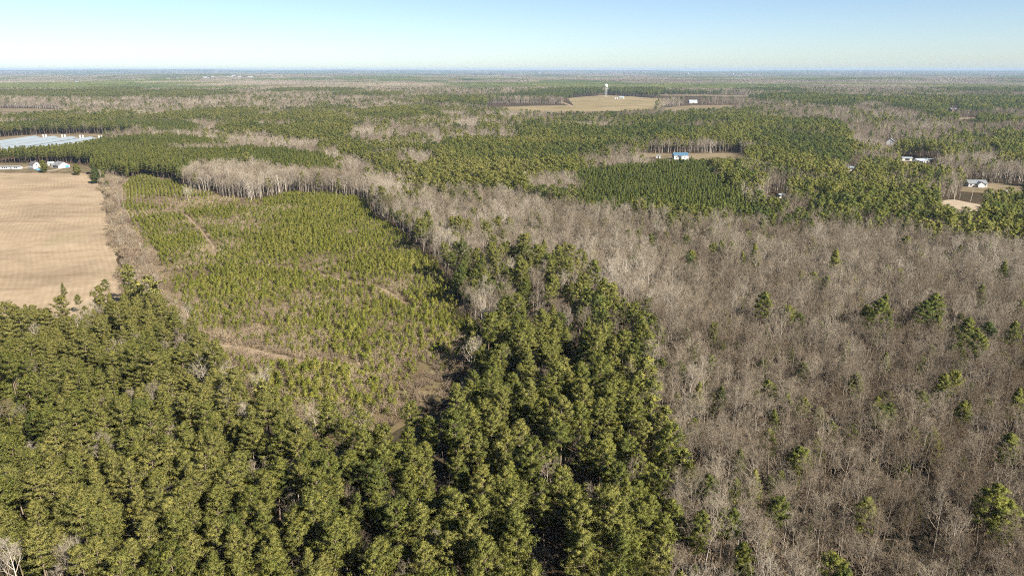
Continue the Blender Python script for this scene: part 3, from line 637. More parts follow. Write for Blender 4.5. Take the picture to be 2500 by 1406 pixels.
LONE_B = [(285, 832, .85, .8), (490, 872, .98, .85), (560, 884, .9, .9), (632, 898, .82, .85), (770, 980, .85, .75), (875, 1000, .75, 1.0), (30, 1345, .8, 1.0), (85, 1105, .6, .9), (700, 1265, .5, .8), (130, 920, .55, .6), (320, 955, .55, .8),
          (375, 1045, .5, .9), (620, 1145, .5, .7), (440, 970, .55, .7), (1150, 925, .6, .8), (1125, 955, .55, 1.0), (1330, 1340, .6, .8), (1445, 1120, .5, .5), (150, 1385, .6, .8), (1660, 1180, .7, .8), (310, 1335, .45, .9), (455, 740, .6, .8),
          (360, 680, .6, .75), (330, 675, .55, .65), (430, 735, .45, .7), (1185, 690, .8, .9), (1160, 720, .75, .85), (1215, 740, .7, .95), (1140, 700, .7, .9), (1205, 765, .65, .9), (1390, 1120, .5, .2)]
EMERG = [(455, 452, .78, 1.0), (462, 455, .72, 1.0), (450, 458, .6, 1.0), (428, 470, .42, .9)]
def lone(lst, dst, Ht, k=1.0):
    P_ = []
    for px, py, s, t in lst:
        x, y = U(px, py, Ht*s*0.97); P_.append((x, y, s*k, t))
    dst.append(np.array(P_))
lone_p, lone_b = [], []
LONE_P = [(a_, b_, min(1.05, c_*1.05+0.08) if a_ > 1300 else c_, d_) for a_, b_, c_, d_ in LONE_P]
lone(LONE_P, lone_p, 19.5); lone(LONE_B, lone_b, 17); lone(EMERG, lone_b, 17.5)
lone_p.append(np.array([(*U(px, py), s_, t_) for px, py, s_, t_ in [(108, 422, .95, .6), (189, 428, .85, .65), (232, 449, 1.05, .05), (249, 441, 1.0, .4), (262, 458, .5, .6)]]))
lone_p, lone_b = np.concatenate(lone_p), np.concatenate(lone_b)
hx = np.arange(-20, 216, 7.0); hq = np.array([U(q, 420.6 + 0.6*math.sin(q*0.3)) for q in hx])
put(shrubs, hq[:, 0], hq[:, 1], rng.uniform(0.5, 0.9, len(hx)), np.full(len(hx), 0.05))
cat = lambda l: np.concatenate(l)
near_p, near_b, far_p, far_s, far_b, saps, shrubs = map(cat, (near_p, near_b, far_p, far_s, far_b, saps, shrubs))
# open ground that can be seen over: no tall tree stands where its top would stand across the view of it
OPEN = [[(0, 424), (215, 424), (240, 444), (254, 482), (268, 560), (285, 640), (298, 700), (240, 690), (0, 745)],
        [(300, 460), (330, 432), (420, 440), (540, 482), (620, 492), (700, 478), (800, 480), (900, 500), (930, 552), (1010, 600), (1065, 655), (1100, 725), (1150, 800), (1140, 870), (1090, 930), (1010, 975), (900, 1000), (760, 985), (640, 930),
         (540, 840), (480, 780), (400, 715), (340, 600), (305, 505)],
        [(1550, 370), (1600, 376), (1640, 366), (1690, 372), (1825, 375), (1815, 386), (1700, 386), (1640, 388), (1600, 384)],
        [(2286, 492), (2330, 490), (2405, 505), (2400, 512), (2300, 502)], [(2352, 434), (2405, 434), (2500, 458), (2500, 470), (2410, 458), (2352, 449)],
        [(2195, 382), (2285, 386), (2285, 404), (2195, 396)], [(2160, 338), (2186, 338), (2186, 356), (2160, 356)], [(1866, 474), (1912, 474), (1912, 486), (1866, 486)], [(2066, 410), (2090, 410), (2090, 420), (2066, 420)],
        [(1230, 262), (1300, 257), (1372, 256), (1380, 241), (1480, 235.5), (1600, 243), (1600, 266), (1450, 271), (1240, 268)], [(1470, 205), (1488, 205), (1488, 236), (1470, 236)], [(1605, 261), (1690, 257), (1812, 256.5), (1780, 262), (1625, 268)], [(1600, 231.5), (1830, 234.2), (1830, 237), (1620, 235)], [(1670, 240), (1712, 240), (1712, 254), (1670, 254)],
        [(0, 337), (100, 330), (260, 330), (232, 341), (150, 353), (0, 362)], [(0, 399), (170, 399), (222, 410), (226, 424), (0, 424)], [(0, 266), (60, 266), (180, 270), (100, 272), (0, 270)], [(2315, 262), (2340, 262), (2340, 274), (2315, 274)],
        [(2335, 287), (2385, 287), (2385, 291), (2340, 291)]]
OPEN = [np.array(q, float) for q in OPEN]
HOUSES = []
def clear_view(A, Ht):
    m = np.ones(len(A), bool)
    for fr in (0.3, 0.42, 0.54, 0.66, 0.78, 0.9, 1.0):
        px, py, _ = project(A[:, 0], A[:, 1], A[:, 2]*Ht*fr)
        for q in OPEN: m &= ~inside(q, px, py)
    return A[m]
# the middle stand is older: fewer, bigger trees with room between them
mid = (near_p[:, 0] > -22+0.02*near_p[:, 1]) & (near_p[:, 1] < 330) & (near_p[:, 2] > 0.58)
kp = ~mid | (rng.random(len(near_p)) < 0.74); near_p[mid, 2] *= 1.10; near_p = near_p[kp]
near_p = clear_view(near_p, 19); far_p = clear_view(far_p, 19); far_s = clear_view(far_s, 14.5)
tall = near_b[:, 2] > 0.55
near_b = np.concatenate([clear_view(near_b[tall], 17), near_b[~tall]]); far_b = clear_view(far_b, 17)
def before_stand(A, Ht):
    px, py, _ = project(A[:, 0], A[:, 1], A[:, 2]*Ht*0.95)
    return A[~((px > 1188) & (px < 1388) & (py > 231) & (py < 262) & (A[:, 1] < 2265))]
far_b, far_p = before_stand(far_b, 17), before_stand(far_p, 19)

def give_room(A, L, r0, front):
    m = np.ones(len(A), bool)
    for lx, ly, *_ in L:
        u = np.array([lx, ly])/math.hypot(lx, ly); dx, dy = A[:, 0]-lx, A[:, 1]-ly; al = dx*u[0]+dy*u[1]; ac = dx*u[1]-dy*u[0]
        m &= ~((dx*dx+dy*dy < r0*r0) | ((al > -front) & (al < 0) & (np.abs(ac) < r0*0.8)))
    return A[m]
lone_b[:, 2] *= 1.1
near_p = give_room(near_p, lone_b, 3.4, 9.0); near_b = give_room(near_b, lone_p[:46], 2.4, 5.0)

# ------------------------------------------------------------------ scattered woods (masses too many to count)
def instancer(name, A, metas, kindlabel, sxy=(1.0, 1.0), zfun=None, idx=None, rotv=None, tilt=0.04):
    n = len(A); x, y, s, t = A.T; z = np.zeros(n) if zfun is None else zfun(x, y)
    me = bpy.data.meshes.new(name); me.vertices.add(n); me.vertices.foreach_set('co', np.stack([x, y, z], 1).astype(np.float32).ravel())
    def at(nm, tp, key, v):
        a_ = me.attributes.new(nm, tp, 'POINT'); a_.data.foreach_set(key, v)
    rot = np.stack([rng.normal(size=n)*tilt, rng.normal(size=n)*tilt, rng.random(n)*6.283], 1)
    w = rng.uniform(sxy[0], sxy[1], n); scl = np.stack([s*w, s*w, s], 1)
    at('rot', 'FLOAT_VECTOR', 'vector', rot.astype(np.float32).ravel()); at('scl', 'FLOAT_VECTOR', 'vector', scl.astype(np.float32).ravel())
    at('idx', 'INT', 'value', (rng.integers(0, len(metas), n) if idx is None else idx).astype(np.int32)); at('tint', 'FLOAT', 'value', t.astype(np.float32))
    o = link(me, name); tag(o, kind='stuff', label=kindlabel)
    ng = bpy.data.node_groups.new(name+'_scatter', 'GeometryNodeTree')
    ng.interface.new_socket('Geometry', in_out='INPUT', socket_type='NodeSocketGeometry'); ng.interface.new_socket('Geometry', in_out='OUTPUT', socket_type='NodeSocketGeometry')
    gi = ng.nodes.new('NodeGroupInput'); go = ng.nodes.new('NodeGroupOutput'); m2p = ng.nodes.new('GeometryNodeMeshToPoints')
    iop = ng.nodes.new('GeometryNodeInstanceOnPoints'); jn = ng.nodes.new('GeometryNodeJoinGeometry')
    ng.links.new(gi.outputs[0], m2p.inputs['Mesh']); ng.links.new(m2p.outputs[0], iop.inputs['Points'])
    for me_ in metas:
        po = bpy.data.objects.new(me_.name, me_); oi = ng.nodes.new('GeometryNodeObjectInfo'); oi.inputs['Object'].default_value = po; oi.inputs['As Instance'].default_value = False
        g2 = ng.nodes.new('GeometryNodeGeometryToInstance'); ng.links.new(oi.outputs['Geometry'], g2.inputs[0]); ng.links.new(g2.outputs[0], jn.inputs[0])
    ng.links.new(jn.outputs[0], iop.inputs['Instance']); iop.inputs['Pick Instance'].default_value = True
    for nm, tp, sock in (('idx', 'INT', 'Instance Index'), ('rot', 'FLOAT_VECTOR', 'Rotation'), ('scl', 'FLOAT_VECTOR', 'Scale')):
        na = ng.nodes.new('GeometryNodeInputNamedAttribute'); na.data_type = tp; na.inputs['Name'].default_value = nm; ng.links.new(na.outputs[0], iop.inputs[sock])
    ng.links.new(iop.outputs[0], go.inputs[0])
    md = o.modifiers.new('scatter', 'NODES'); md.node_group = ng
    return o

# the 300 of each kind that show largest
def pick(A, Ht, n=300, zc=0.7):
    px, py, d = project(A[:, 0], A[:, 1], A[:, 2]*Ht*zc); vis = (px > 12) & (px < 2488) & (py > 150) & (py < 1395)
    size = np.where(vis, A[:, 2]*Ht/d, 0); o = np.argsort(-size)[:n]; m = np.zeros(len(A), bool); m[o] = True
    return A[m], A[~m]


NUM = ['first', 'second', 'third', 'fourth', 'fifth', 'sixth', 'seventh', 'eighth', 'ninth', 'tenth', 'eleventh', 'twelfth', 'thirteenth', 'fourteenth', 'fifteenth', 'sixteenth', 'seventeenth', 'eighteenth', 'nineteenth', 'twentieth']
def ordinal(n):
    if n < 20: return NUM[n]
    q = n+1; return str(q) + ('th' if 10 <= q % 100 <= 20 else {1: 'st', 2: 'nd', 3: 'rd'}.get(q % 10, 'th'))
def labels_for(A, Ht, looks, landmarks, noun):
    px, py, _ = project(A[:, 0], A[:, 1], A[:, 2]*Ht*0.7); lm = np.array([(q[0], q[1]) for q in landmarks], float)
    d = np.hypot(px[:, None]-lm[None, :, 0], py[:, None]-lm[None, :, 1]); near = d.argmin(1); out = [None]*len(A)
    for m in range(len(lm)):
        idx = np.nonzero(near == m)[0]; idx = idx[np.argsort(d[idx, m])]
        for k, i in enumerate(idx): out[i] = f'{looks[i]} {noun}, {ordinal(k)} from {landmarks[m][2]}'
    return out
def individuals(name, A, protos, mats, looks_of, Ht, landmarks, noun, cat_, group, seed, fixed=(), pw=None):
    r = np.random.default_rng(seed); n = len(A); v = r.choice(len(protos), n, p=pw)
    for i_, k_ in fixed: v[i_] = k_
    meshes = [(w.mesh(name+'_trunk', mats[0]), l.mesh(name+'_crown', mats[1])) for w, l, *_ in protos]
    lab = labels_for(A, Ht, [looks_of(protos[v[i]][2], A[i, 2], A[i, 3]) for i in range(n)], landmarks, noun)
    for i in range(n):
        x, y, s, t = A[i]; e = bpy.data.objects.new(name, None); C.objects.link(e)
        e.location = (x, y, 0); e.rotation_euler = (r.normal()*0.03, r.normal()*0.03, r.random()*6.28); w = r.uniform(0.85, 1.2); e.scale = (s*w, s*w, s); e.empty_display_size = 0.5
        tag(e, lab[i], cat_, group)
        for me, nm in zip(meshes[v[i]], ('trunk', 'crown')):
            c = link(me, nm, e); c['own_tint'] = float(t)
def pine_words(form, s, t):
    return f"{'tall ' if s > 1.0 else ('small ' if s < 0.75 else '')}{'dark green' if t < 0.38 else ('olive green' if t > 0.62 else 'green')} {form}"
def bare_words(form, s, t):
    return f"{'tall ' if s > 1.0 else ('small ' if s < 0.75 else '')}{'brown' if t < 0.35 else ('pale grey' if t > 0.65 else 'grey')} {form}"
def young_words(form, s, t):
    return f"{'large ' if s > 1.05 else ('small ' if s < 0.8 else '')}{'yellow-green' if t > 0.55 else 'green'} {form}"
LM_P = [(60, 1390, 'the bottom corner below the field'), (400, 1400, 'the picture bottom below the plantation'), (850, 1400, 'the picture bottom below the cutover'), (1300, 1400, 'the picture bottom in the dark pines'),
        (490, 930, 'the pale bare trees at the cutover edge'), (300, 715, 'the near corner of the field'), (285, 850, 'the grey bare tree among pines'), (875, 1030, 'the white-limbed tree at the cutover'),
        (1065, 1120, 'the dark gap between the pine stands'), (1390, 1130, 'the brown crown among the pines'), (1580, 830, 'the pine point in the bare wood'), (1675, 1170, 'the bare wood edge beside the pines'),
        (30, 900, 'the picture edge below the field'), (640, 1160, 'the small bare tree inside the pines'), (1300, 860, 'the shaded hollow in the pines'), (1845, 1185, 'the yellow-green pine in the bare wood'),
        (2310, 930, 'the pine clump high in the bare wood'), (2430, 1235, 'the twin pines by the picture edge'), (2000, 680, 'the pine trio across the bare wood'), (1200, 620, 'the far tip of the young plantation'), (2150, 740, 'the dark pine pair in the bare wood')]
LM_B = [(1845, 1185, 'the yellow-green pine in bare wood'), (2120, 1235, 'the lone pine low in the bare wood'), (2430, 1235, 'the twin pines by the picture edge'), (1690, 1390, 'the foot of the pine stand'), (2040, 1395, 'the small pine at the bottom edge'),
        (2310, 930, 'the pine clump in the bare wood'), (1880, 950, 'the small pine by the pine point'), (1640, 1000, 'the pine stand edge'), (2490, 1000, 'the tall pines at the picture edge'), (2400, 1395, 'the bottom corner of the bare wood'), (490, 930, 'the cutover edge above the pines'),
        (30, 1380, 'the bottom corner below the field'), (875, 1030, 'the brushy end of the cutover'), (1190, 740, 'the far end of the dark pines'), (350, 690, 'the near corner of the field'), (2170, 1010, 'the dark pine midway in bare wood'), (250, 500, 'the fence row beside the field')]
LM_Y = [(640, 865, 'the tan track in the cutover'), (860, 893, 'the track end in the cutover'), (960, 740, 'the upper tan track'), (1000, 930, 'the brown brush patch'), (780, 840, 'the bare sapling among young pines'), (1140, 830, 'the dark pine edge'), (720, 930, 'the brushy slope'), (900, 980, 'the brown lower brush'), (540, 800, 'the corner by the big pines'), (1080, 880, 'the brush edge below the pines')]
ip, near_p = pick(near_p, 19.5, 300-len(lone_p)); ip = np.concatenate([lone_p, ip])
ib, near_b = pick(near_b, 17, 300-len(lone_b)); ib = np.concatenate([lone_b, ib])
iy, saps = pick(saps, 3.8, 300, 0.5)
individuals('pine_tree', ip, PINES, (M['pine_bark'], M['pine']), pine_words, 19.5, LM_P, 'pine', 'tree', 'pines standing near the camera', 1, [(len(lone_p)-1-q, 8) for q in range(5)], PINE_MIX)
individuals('bare_tree', ib, BARES, (M['bare_bark'], M['twig']), bare_words, 17, LM_B, 'leafless tree', 'tree', 'leafless trees standing near the camera', 2, [(q, 3) for q in range(6)])
individuals('young_pine', iy, YOUNG, (M['pine_bark'], M['young']), young_words, 3.8, LM_Y, 'young pine', 'young tree', 'planted young pines near the camera', 3)
instancer('pine_forest', near_p, pine_me, 'rest of the green pine stands near the camera', (0.85, 1.2), idx=rng.choice(9, len(near_p), p=PINE_MIX))
instancer('bare_forest', near_b, bare_me, 'rest of the leafless grey hardwood wood', (0.9, 1.15))
instancer('young_pine_plantation', saps, young_me, 'rows of yellow-green young pines in the cutover', (0.72, 1.05))
instancer('undergrowth', shrubs, bush_me, 'bare brown brush and saplings between the trees', (0.9, 1.4), tilt=0.1)
instancer('distant_pine_forest', far_p, far_pine_me, 'distant green pine woods', (0.95, 1.25))
instancer('pine_plantation_woods', far_s, stand_me, 'dense even-aged pine plantations', (0.95, 1.15), tilt=0.02)
instancer('distant_bare_forest', far_b, far_bare_me, 'distant leafless grey woods', (1.0, 1.3))

# ------------------------------------------------------------------ woods towards the horizon
def patch(seed, leafy):
    r = np.random.default_rng(seed); t = Tri(); w = Tri()
    n = 75; c = (r.random((n, 2))-0.5)*36; hts = r.uniform(13, 20, n)
    nb = 15 if leafy else 14
    q = np.repeat(np.c_[c, hts*0.62], nb, 0); d = unit(r.normal(size=(n*nb, 3))+np.array([0, 0, 0.35])); sp_ = np.array([2.2, 2.2, 4.2 if leafy else 4.8])
    sh = np.repeat(np.clip(r.normal(0.5, 0.2, n), 0, 1), nb)
    t.blades(q+r.normal(size=q.shape)*sp_*0.55, d, r.uniform(2.0, 4.0, n*nb), (r.uniform(1.2, 2.2, n*nb) if leafy else r.uniform(0.5, 1.1, n*nb)), r, sh)
    return t.mesh('far_patch', M['pine'] if leafy else M['twig'])
PP = [patch(700+i, True) for i in range(3)]; PB = [patch(720+i, False) for i in range(3)]
fp, fb = [], []
def far_band(y0, y1, sp, big):
    x, y = grid(y0, y1, sp, 0.4); k = classify(x, y); m = k != CODES['G']; x, y = x[m], y[m]
    n = fbm(x, y*0.6, 700, 5, 21); s = np.clip((n-0.515)*16+0.5, 0.04, 0.93); ip_ = rng.random(x.size) < s
    t = np.clip(0.22+(fbm(x, y, 500, 3, 22)-0.5)*0.8+rng.normal(size=x.size)*0.12, 0, 1); sz = np.full(x.size, big)  # low pine tint: look of distance haze painted into the far woods' colour
    fp.append(np.stack([x, y, sz, t], 1)[ip_]); fb.append(np.stack([x, y, sz, t+0.22], 1)[~ip_])
far_band(3500, 6000, 27, 1.0); far_band(6000, 12000, 62, 1.25); far_band(12000, 30500, 190, 1.6)
FAR_SPOTS = []
def sight(px, py):
    """first point of the land along a sight line"""
    a = (px-1250)/F_PX; b = (py-703)/F_PX; t = np.geomspace(3000, 40000, 4000)
    X = a*t; Y = (CP-b*SP)*t; Z = CAM_H-(SP+b*CP)*t; k = np.nonzero(Z < height(X, Y)+3)[0]
    k = k[0] if k.size else len(t)-1
    return X[k], Y[k], float(height(X[k:k+1], Y[k:k+1])[0])
for px, py, L_, kind in [(168, 191.5, 130, 0), (190, 191.5, 180, 0), (215, 191, 160, 0), (410, 193, 60, 0), (435, 192.5, 40, 1), (500, 190, 60, 1), (512, 192, 45, 1), (521, 189, 50, 0), (560, 187.5, 90, 0), (572, 186, 70, 1), (586, 188, 60, 0), (612, 188.5, 80, 0), (620, 187, 40, 1),
                         (690, 187.5, 60, 0), (665, 191, 45, 1), (987, 187, 45, 1), (1003, 186, 45, 0), (1240, 189.5, 110, 0), (1262, 190, 130, 0), (187, 202, 30, 1), (335, 219, 30, 1), (310, 223, 30, 0), (290, 228, 24, 1), (30, 236, 30, 1), (12, 238, 26, 1), (52, 237, 24, 0), (1697, 196, 50, 0), (760, 220, 30, 1), (738, 221, 30, 0)]:
    FAR_SPOTS.append((*sight(px, py), L_, kind))
def off_spots(A):
    m = np.ones(len(A), bool)
    for X, Y, Z, L_, k in FAR_SPOTS:
        u = np.array([X, Y])/math.hypot(X, Y); dx, dy = A[:, 0]-X, A[:, 1]-Y; al = dx*u[0]+dy*u[1]; ac = dx*u[1]-dy*u[0]
        m &= ~((al > -math.hypot(X, Y)*0.10) & (al < 60) & (np.abs(ac) < L_*0.75+15))
    return A[m]
fp, fb = off_spots(np.concatenate(fp)), off_spots(np.concatenate(fb))
wide = lambda A: A[:, 2]
def far_inst(nm, A, me, lab):
    bands = [(0, 6000), (6000, 12000), (12000, 99999)]
    o = instancer(nm, A, me, lab, zfun=lambda x, y: height(x, y)-1.0, tilt=0.0)
    sp = np.where(A[:, 1] < 6000, 1.0, np.where(A[:, 1] < 12000, 2.3, 6.8)); w = sp*rng.uniform(0.85, 1.25, len(A))
    scl = np.stack([w, w, A[:, 2]], 1); o.data.attributes['scl'].data.foreach_set('vector', scl.astype(np.float32).ravel())
far_inst('far_pine_woods', fp, PP, 'blue-green pine woods reaching to the horizon')
far_inst('far_bare_woods', fb, PB, 'grey-brown leafless woods reaching to the horizon')

# ------------------------------------------------------------------ buildings
def box(x0, x1, y0, y1, z0, z1):
    V = [(x0, y0, z0), (x1, y0, z0), (x1, y1, z0), (x0, y1, z0), (x0, y0, z1), (x1, y0, z1), (x1, y1, z1), (x0, y1, z1)]
    return V, [(0, 3, 2, 1), (4, 5, 6, 7), (0, 1, 5, 4), (1, 2, 6, 5), (2, 3, 7, 6), (3, 0, 4, 7)]
def pm(name, V, F, mat):
    me = bpy.data.meshes.new(name); me.from_pydata(V, [], F); me.materials.append(mat); me.update(); return me
def part(name, V, F, mat, parent): return link(pm(name, V, F, mat), name, parent)
def empty(name, loc, rz=0.0):
    e = bpy.data.objects.new(name, None); C.objects.link(e); e.location = loc; e.rotation_euler = (0, 0, rz); return e
def gable_walls(L, W, h, rise):
    a, b = L/2, W/2
    V = [(-a, -b, 0), (a, -b, 0), (a, b, 0), (-a, b, 0), (-a, -b, h), (a, -b, h), (a, b, h), (-a, b, h), (-a, 0, h+rise), (a, 0, h+rise)]
    return V, [(0, 1, 5, 4), (2, 3, 7, 6), (1, 2, 6, 9, 5), (3, 0, 4, 8, 7), (0, 3, 2, 1)]
def gable_roof(L, W, h, rise, ov=0.45, th=0.18):
    a, b = L/2+ov, W/2+ov; z0 = h-rise*ov/(W/2)+0.03; z1 = h+rise+0.03
    V = []
    for x in (-a, a): V += [(x, -b, z0), (x, 0, z1), (x, b, z0), (x, -b, z0+th), (x, 0, z1+th), (x, b, z0+th)]
    F = [(3, 9, 10, 4), (4, 10, 11, 5), (0, 1, 7, 6), (1, 2, 8, 7), (0, 6, 9, 3), (2, 5, 11, 8), (0, 3, 4, 1), (1, 4, 5, 2), (6, 7, 10, 9), (7, 8, 11, 10)]
    return V, F
def house(name, xy, L, W, h, rise, rz, wall, roof, label, wins=(), doors=(), z=0.06, chimney=None, porch=None, cat_='house', ov=0.45):
    e = empty(name, (xy[0], xy[1], z), rz); tag(e, label, cat_)
    part('wall', *gable_walls(L, W, h, rise), M[wall], e); rf = part('roof', *gable_roof(L, W, h, rise, ov), M[roof], e)
    def opening(nm, side, u, zc, w, hh, mat):
        if side == 'f': V, F = box(u-w/2, u+w/2, -W/2-0.06, -W/2+0.02, zc-hh/2, zc+hh/2)
        elif side == 'r': V, F = box(L/2-0.02, L/2+0.06, u-w/2, u+w/2, zc-hh/2, zc+hh/2)
        else: V, F = box(-L/2-0.06, -L/2+0.02, u-w/2, u+w/2, zc-hh/2, zc+hh/2)
        return part(nm, V, F, M[mat], e)
    for q in wins: opening('window', *q, 'dark')
    for q in doors: opening('door', *q[:5], q[5] if len(q) > 5 else 'dark')
    if chimney: part('chimney', *box(chimney-0.4, chimney+0.4, -0.4, 0.4, h+rise-0.5, h+rise+1.1), M['grey_roof'], rf)
    if porch:
        u, w, d = porch; part('porch_roof', [(u-w/2, -W/2+0.05, h+0.25), (u+w/2, -W/2+0.05, h+0.25), (u+w/2, -W/2-d, h-0.5), (u-w/2, -W/2-d, h-0.5), (u-w/2, -W/2+0.05, h+0.1), (u+w/2, -W/2+0.05, h+0.1), (u+w/2, -W/2-d, h-0.65), (u-w/2, -W/2-d, h-0.65)],
                              [(0, 3, 2, 1), (4, 5, 6, 7), (3, 7, 6, 2), (0, 4, 7, 3), (1, 2, 6, 5)], M[roof], e)
        for k in (-1, -0.33, 0.33, 1): part('porch_post', *box(u+k*(w/2-0.15)-0.09, u+k*(w/2-0.15)+0.09, -W/2-d+0.1, -W/2-d+0.28, 0, h-0.66), M['white'], e)
    return e
R_ = math.radians
house('mobile_home', U(27, 413), 21, 5, 2.7, 0.7, R_(4), 'white', 'grey_roof', 'long low white mobile home beyond the stubble field', [('f', u, 1.6, 1.3, 1.0) for u in (-7, -5, -3, 5.2, 7)], [('f', 1.5, 1.05, 1.0, 2.1)])
e = house('farmhouse', U(86, 412), 7.5, 8, 4.6, 2.8, R_(-25), 'white', 'dark_roof', 'white two-storey house with steep dark roof beside the blue pool', [('f', -2, 4.0, 1, 1.4), ('f', 2, 4.0, 1, 1.4), ('f', -2, 1.6, 1, 1.4), ('r', 0, 4.2, 1, 1.4)], [('f', 1.5, 1.1, 1, 2.1)], chimney=2)
e = house('ranch_house', U(150, 409), 15, 11, 2.9, 3.3, R_(-38), 'white', 'grey_roof', 'white house with big grey roof and blue end wall', [('f', -5.5, 1.6, 1.4, 1.3), ('f', 4, 1.6, 1.8, 1.3)], [('f', -2, 1.1, 1.1, 2.2), ('r', 3.0, 1.4, 3.6, 2.4, 'blue_wall')], porch=(-4.5, 6, 2.4))
house('garden_shed', U(126, 404), 6, 4, 2.4, 1.4, R_(10), 'cream', 'white_roof', 'small cream shed behind the grey-roofed house', (), [('f', 0, 1.0, 1.6, 2.0)], cat_='shed')
t = Tri(); 
def ring(r, z0, z1, n=20):
    V = [(r*math.cos(6.2832*k/n), r*math.sin(6.2832*k/n), z) for z in (z0, z1) for k in range(n)]
    return V, [(k, (k+1) % n, n+(k+1) % n, n+k) for k in range(n)] + [tuple(range(n, 2*n))]
e = empty('swimming_pool', (*U(95, 415.5), 0.06)); tag(e, 'round blue above-ground pool beside the white two-storey house', 'pool')
part('pool_wall', *ring(3.4, 0, 1.25), M['blue_wall'], e); part('pool_rim', *ring(3.55, 1.26, 1.36), M['white'], e); part('pool_cover', *ring(3.2, 1.37, 1.40), M['blue_wall'], e)
e = house('barn', U(1660, 389), 17, 10, 5.0, 2.6, R_(3), 'white', 'blue_roof', 'white barn with bright blue metal roof in a tan clearing', [('f', -5.6, 2.6, 1.2, 1.2), ('f', 4.2, 2.6, 1.2, 1.2)], [('f', -1.2, 2.0, 3.2, 4.0), ('l', 0, 2.2, 4.0, 4.2)], cat_='barn', porch=(-1.2, 4.6, 1.6))
house('storage_shed', U(1607, 386), 5, 4, 2.6, 0.8, R_(-8), 'white', 'grey_roof', 'small white shed standing apart from the blue-roofed barn', (), [('f', 0, 1.0, 1.4, 2.0)], cat_='shed')
house('cottage', U(2173, 354), 9, 10, 5.0, 3.6, R_(62), 'white', 'white_roof', 'white steep-gabled house alone among grey trees', [('r', -2, 2.0, 1, 1.3), ('r', 2, 2.0, 1, 1.3), ('l', 0, 4, 1, 1.3)], [('r', 0, 1.1, 1, 2.1)])
house('open_shed', U(2212, 392), 11, 7, 3.0, 0.8, R_(-8), 'cream', 'white_roof', 'tan shed with flat white roof next to the carport', (), [('f', 0, 1.2, 5, 2.3)], cat_='shed')
house('carport', U(2247, 397), 15, 9, 3.2, 1.3, R_(8), 'white', 'white_roof', 'white-roofed low house with open porch near the utility pole', [('f', 4.5, 1.6, 1.4, 1.2)], [('f', 1.8, 1.1, 1, 2.1)], porch=(-3, 8, 3.5))
e = house('metal_roof_house', U(2380, 455), 16, 9, 3.2, 2.4, R_(-4), 'white', 'metal_roof', 'large white house with pale metal roof among pines', [('f', -6, 1.7, 1.4, 1.4), ('f', 6.5, 1.7, 1.4, 1.4), ('l', 0, 1.8, 1.2, 1.4)], [('f', 4, 1.1, 1.1, 2.2)])
part('wing_wall', *[[(x*0.7+1.0, y-5.5, z*0.9) for x, y, z in [(-4, -3, 0), (4, -3, 0), (4, 3.2, 0), (-4, 3.2, 0), (-4, -3, 3.4), (4, -3, 3.4), (4, 3.2, 3.4), (-4, 3.2, 3.4), (0, -3, 5.4), (0, 3.2, 5.4)]], [(0, 1, 5, 8, 4), (1, 2, 6, 5), (3, 0, 4, 7), (2, 3, 7, 9, 6)]], M['white'], e)
part('wing_roof', *[[(x*0.7+1.0, y-5.5, z*0.9) for x, y, z in [(-4.6, -3.5, 3.2), (0, -3.5, 5.6), (4.6, -3.5, 3.2), (-4.6, 4.5, 3.2), (0, 4.5, 5.6), (4.6, 4.5, 3.2), (-4.6, -3.5, 3.0), (0, -3.5, 5.4), (4.6, -3.5, 3.0), (-4.6, 4.5, 3.0), (0, 4.5, 5.4), (4.6, 4.5, 3.0)]],
     [(0, 3, 4, 1), (1, 4, 5, 2), (0, 1, 7, 6), (1, 2, 8, 7), (6, 7, 10, 9), (7, 8, 11, 10), (0, 6, 9, 3), (2, 5, 11, 8)]], M['metal_roof'], e)
house('garden_shed', U(2338, 445), 5, 4, 2.4, 1.0, R_(15), 'white', 'white_roof', 'tiny white outbuilding beside the pale metal-roofed house', (), [('f', 0, 1.0, 1.3, 1.9)], cat_='shed')
house('cabin', U(2077, 417), 9, 7, 2.8, 1.6, R_(-15), 'cream', 'white_roof', 'small white-roofed cabin by the power line', [('f', -2, 1.6, 1.1, 1.1)], [('f', 1.5, 1.0, 1, 2)])
house('garden_shed', U(1905, 483), 6, 5, 2.4, 1.0, R_(20), 'cream', 'white_roof', 'low white-roofed shed in the woods beyond the dark plantation', (), [('f', 0, 1.0, 1.4, 1.9)], cat_='shed')
house('farmhouse', U(1518, 241.5), 16, 12, 5.0, 4.0, R_(-20), 'cream', 'white_roof', 'cream farmhouse by the pasture below the water tower', [('f', -4, 2.5, 1.6, 1.8), ('f', 4, 2.5, 1.6, 1.8)], [('f', 0, 1.3, 1.5, 2.6)])
house('farm_shed', U(1504, 242.5), 12, 8, 3.5, 1.6, R_(5), 'cream', 'white_roof', 'pale shed beside the cream farmhouse', (), [('f', 0, 1.5, 4, 3)], cat_='shed')
house('farmhouse', U(1691, 252.5), 26, 13, 5.5, 4.5, R_(8), 'white', 'white_roof', 'long white farmhouse before a dark tree line', [('f', u, 2.8, 1.8, 2) for u in (-9, -5, 5, 9)], [('f', 0, 1.4, 2, 2.8)])
house('brick_house', U(2327, 272.5), 20, 12, 5, 3, R_(10), 'pole', 'grey_roof', 'brown house half hidden behind far pines', [('f', -5, 2, 1.8, 1.8), ('f', 5, 2, 1.8, 1.8)], [('f', 0, 1.2, 1.4, 2.4)])
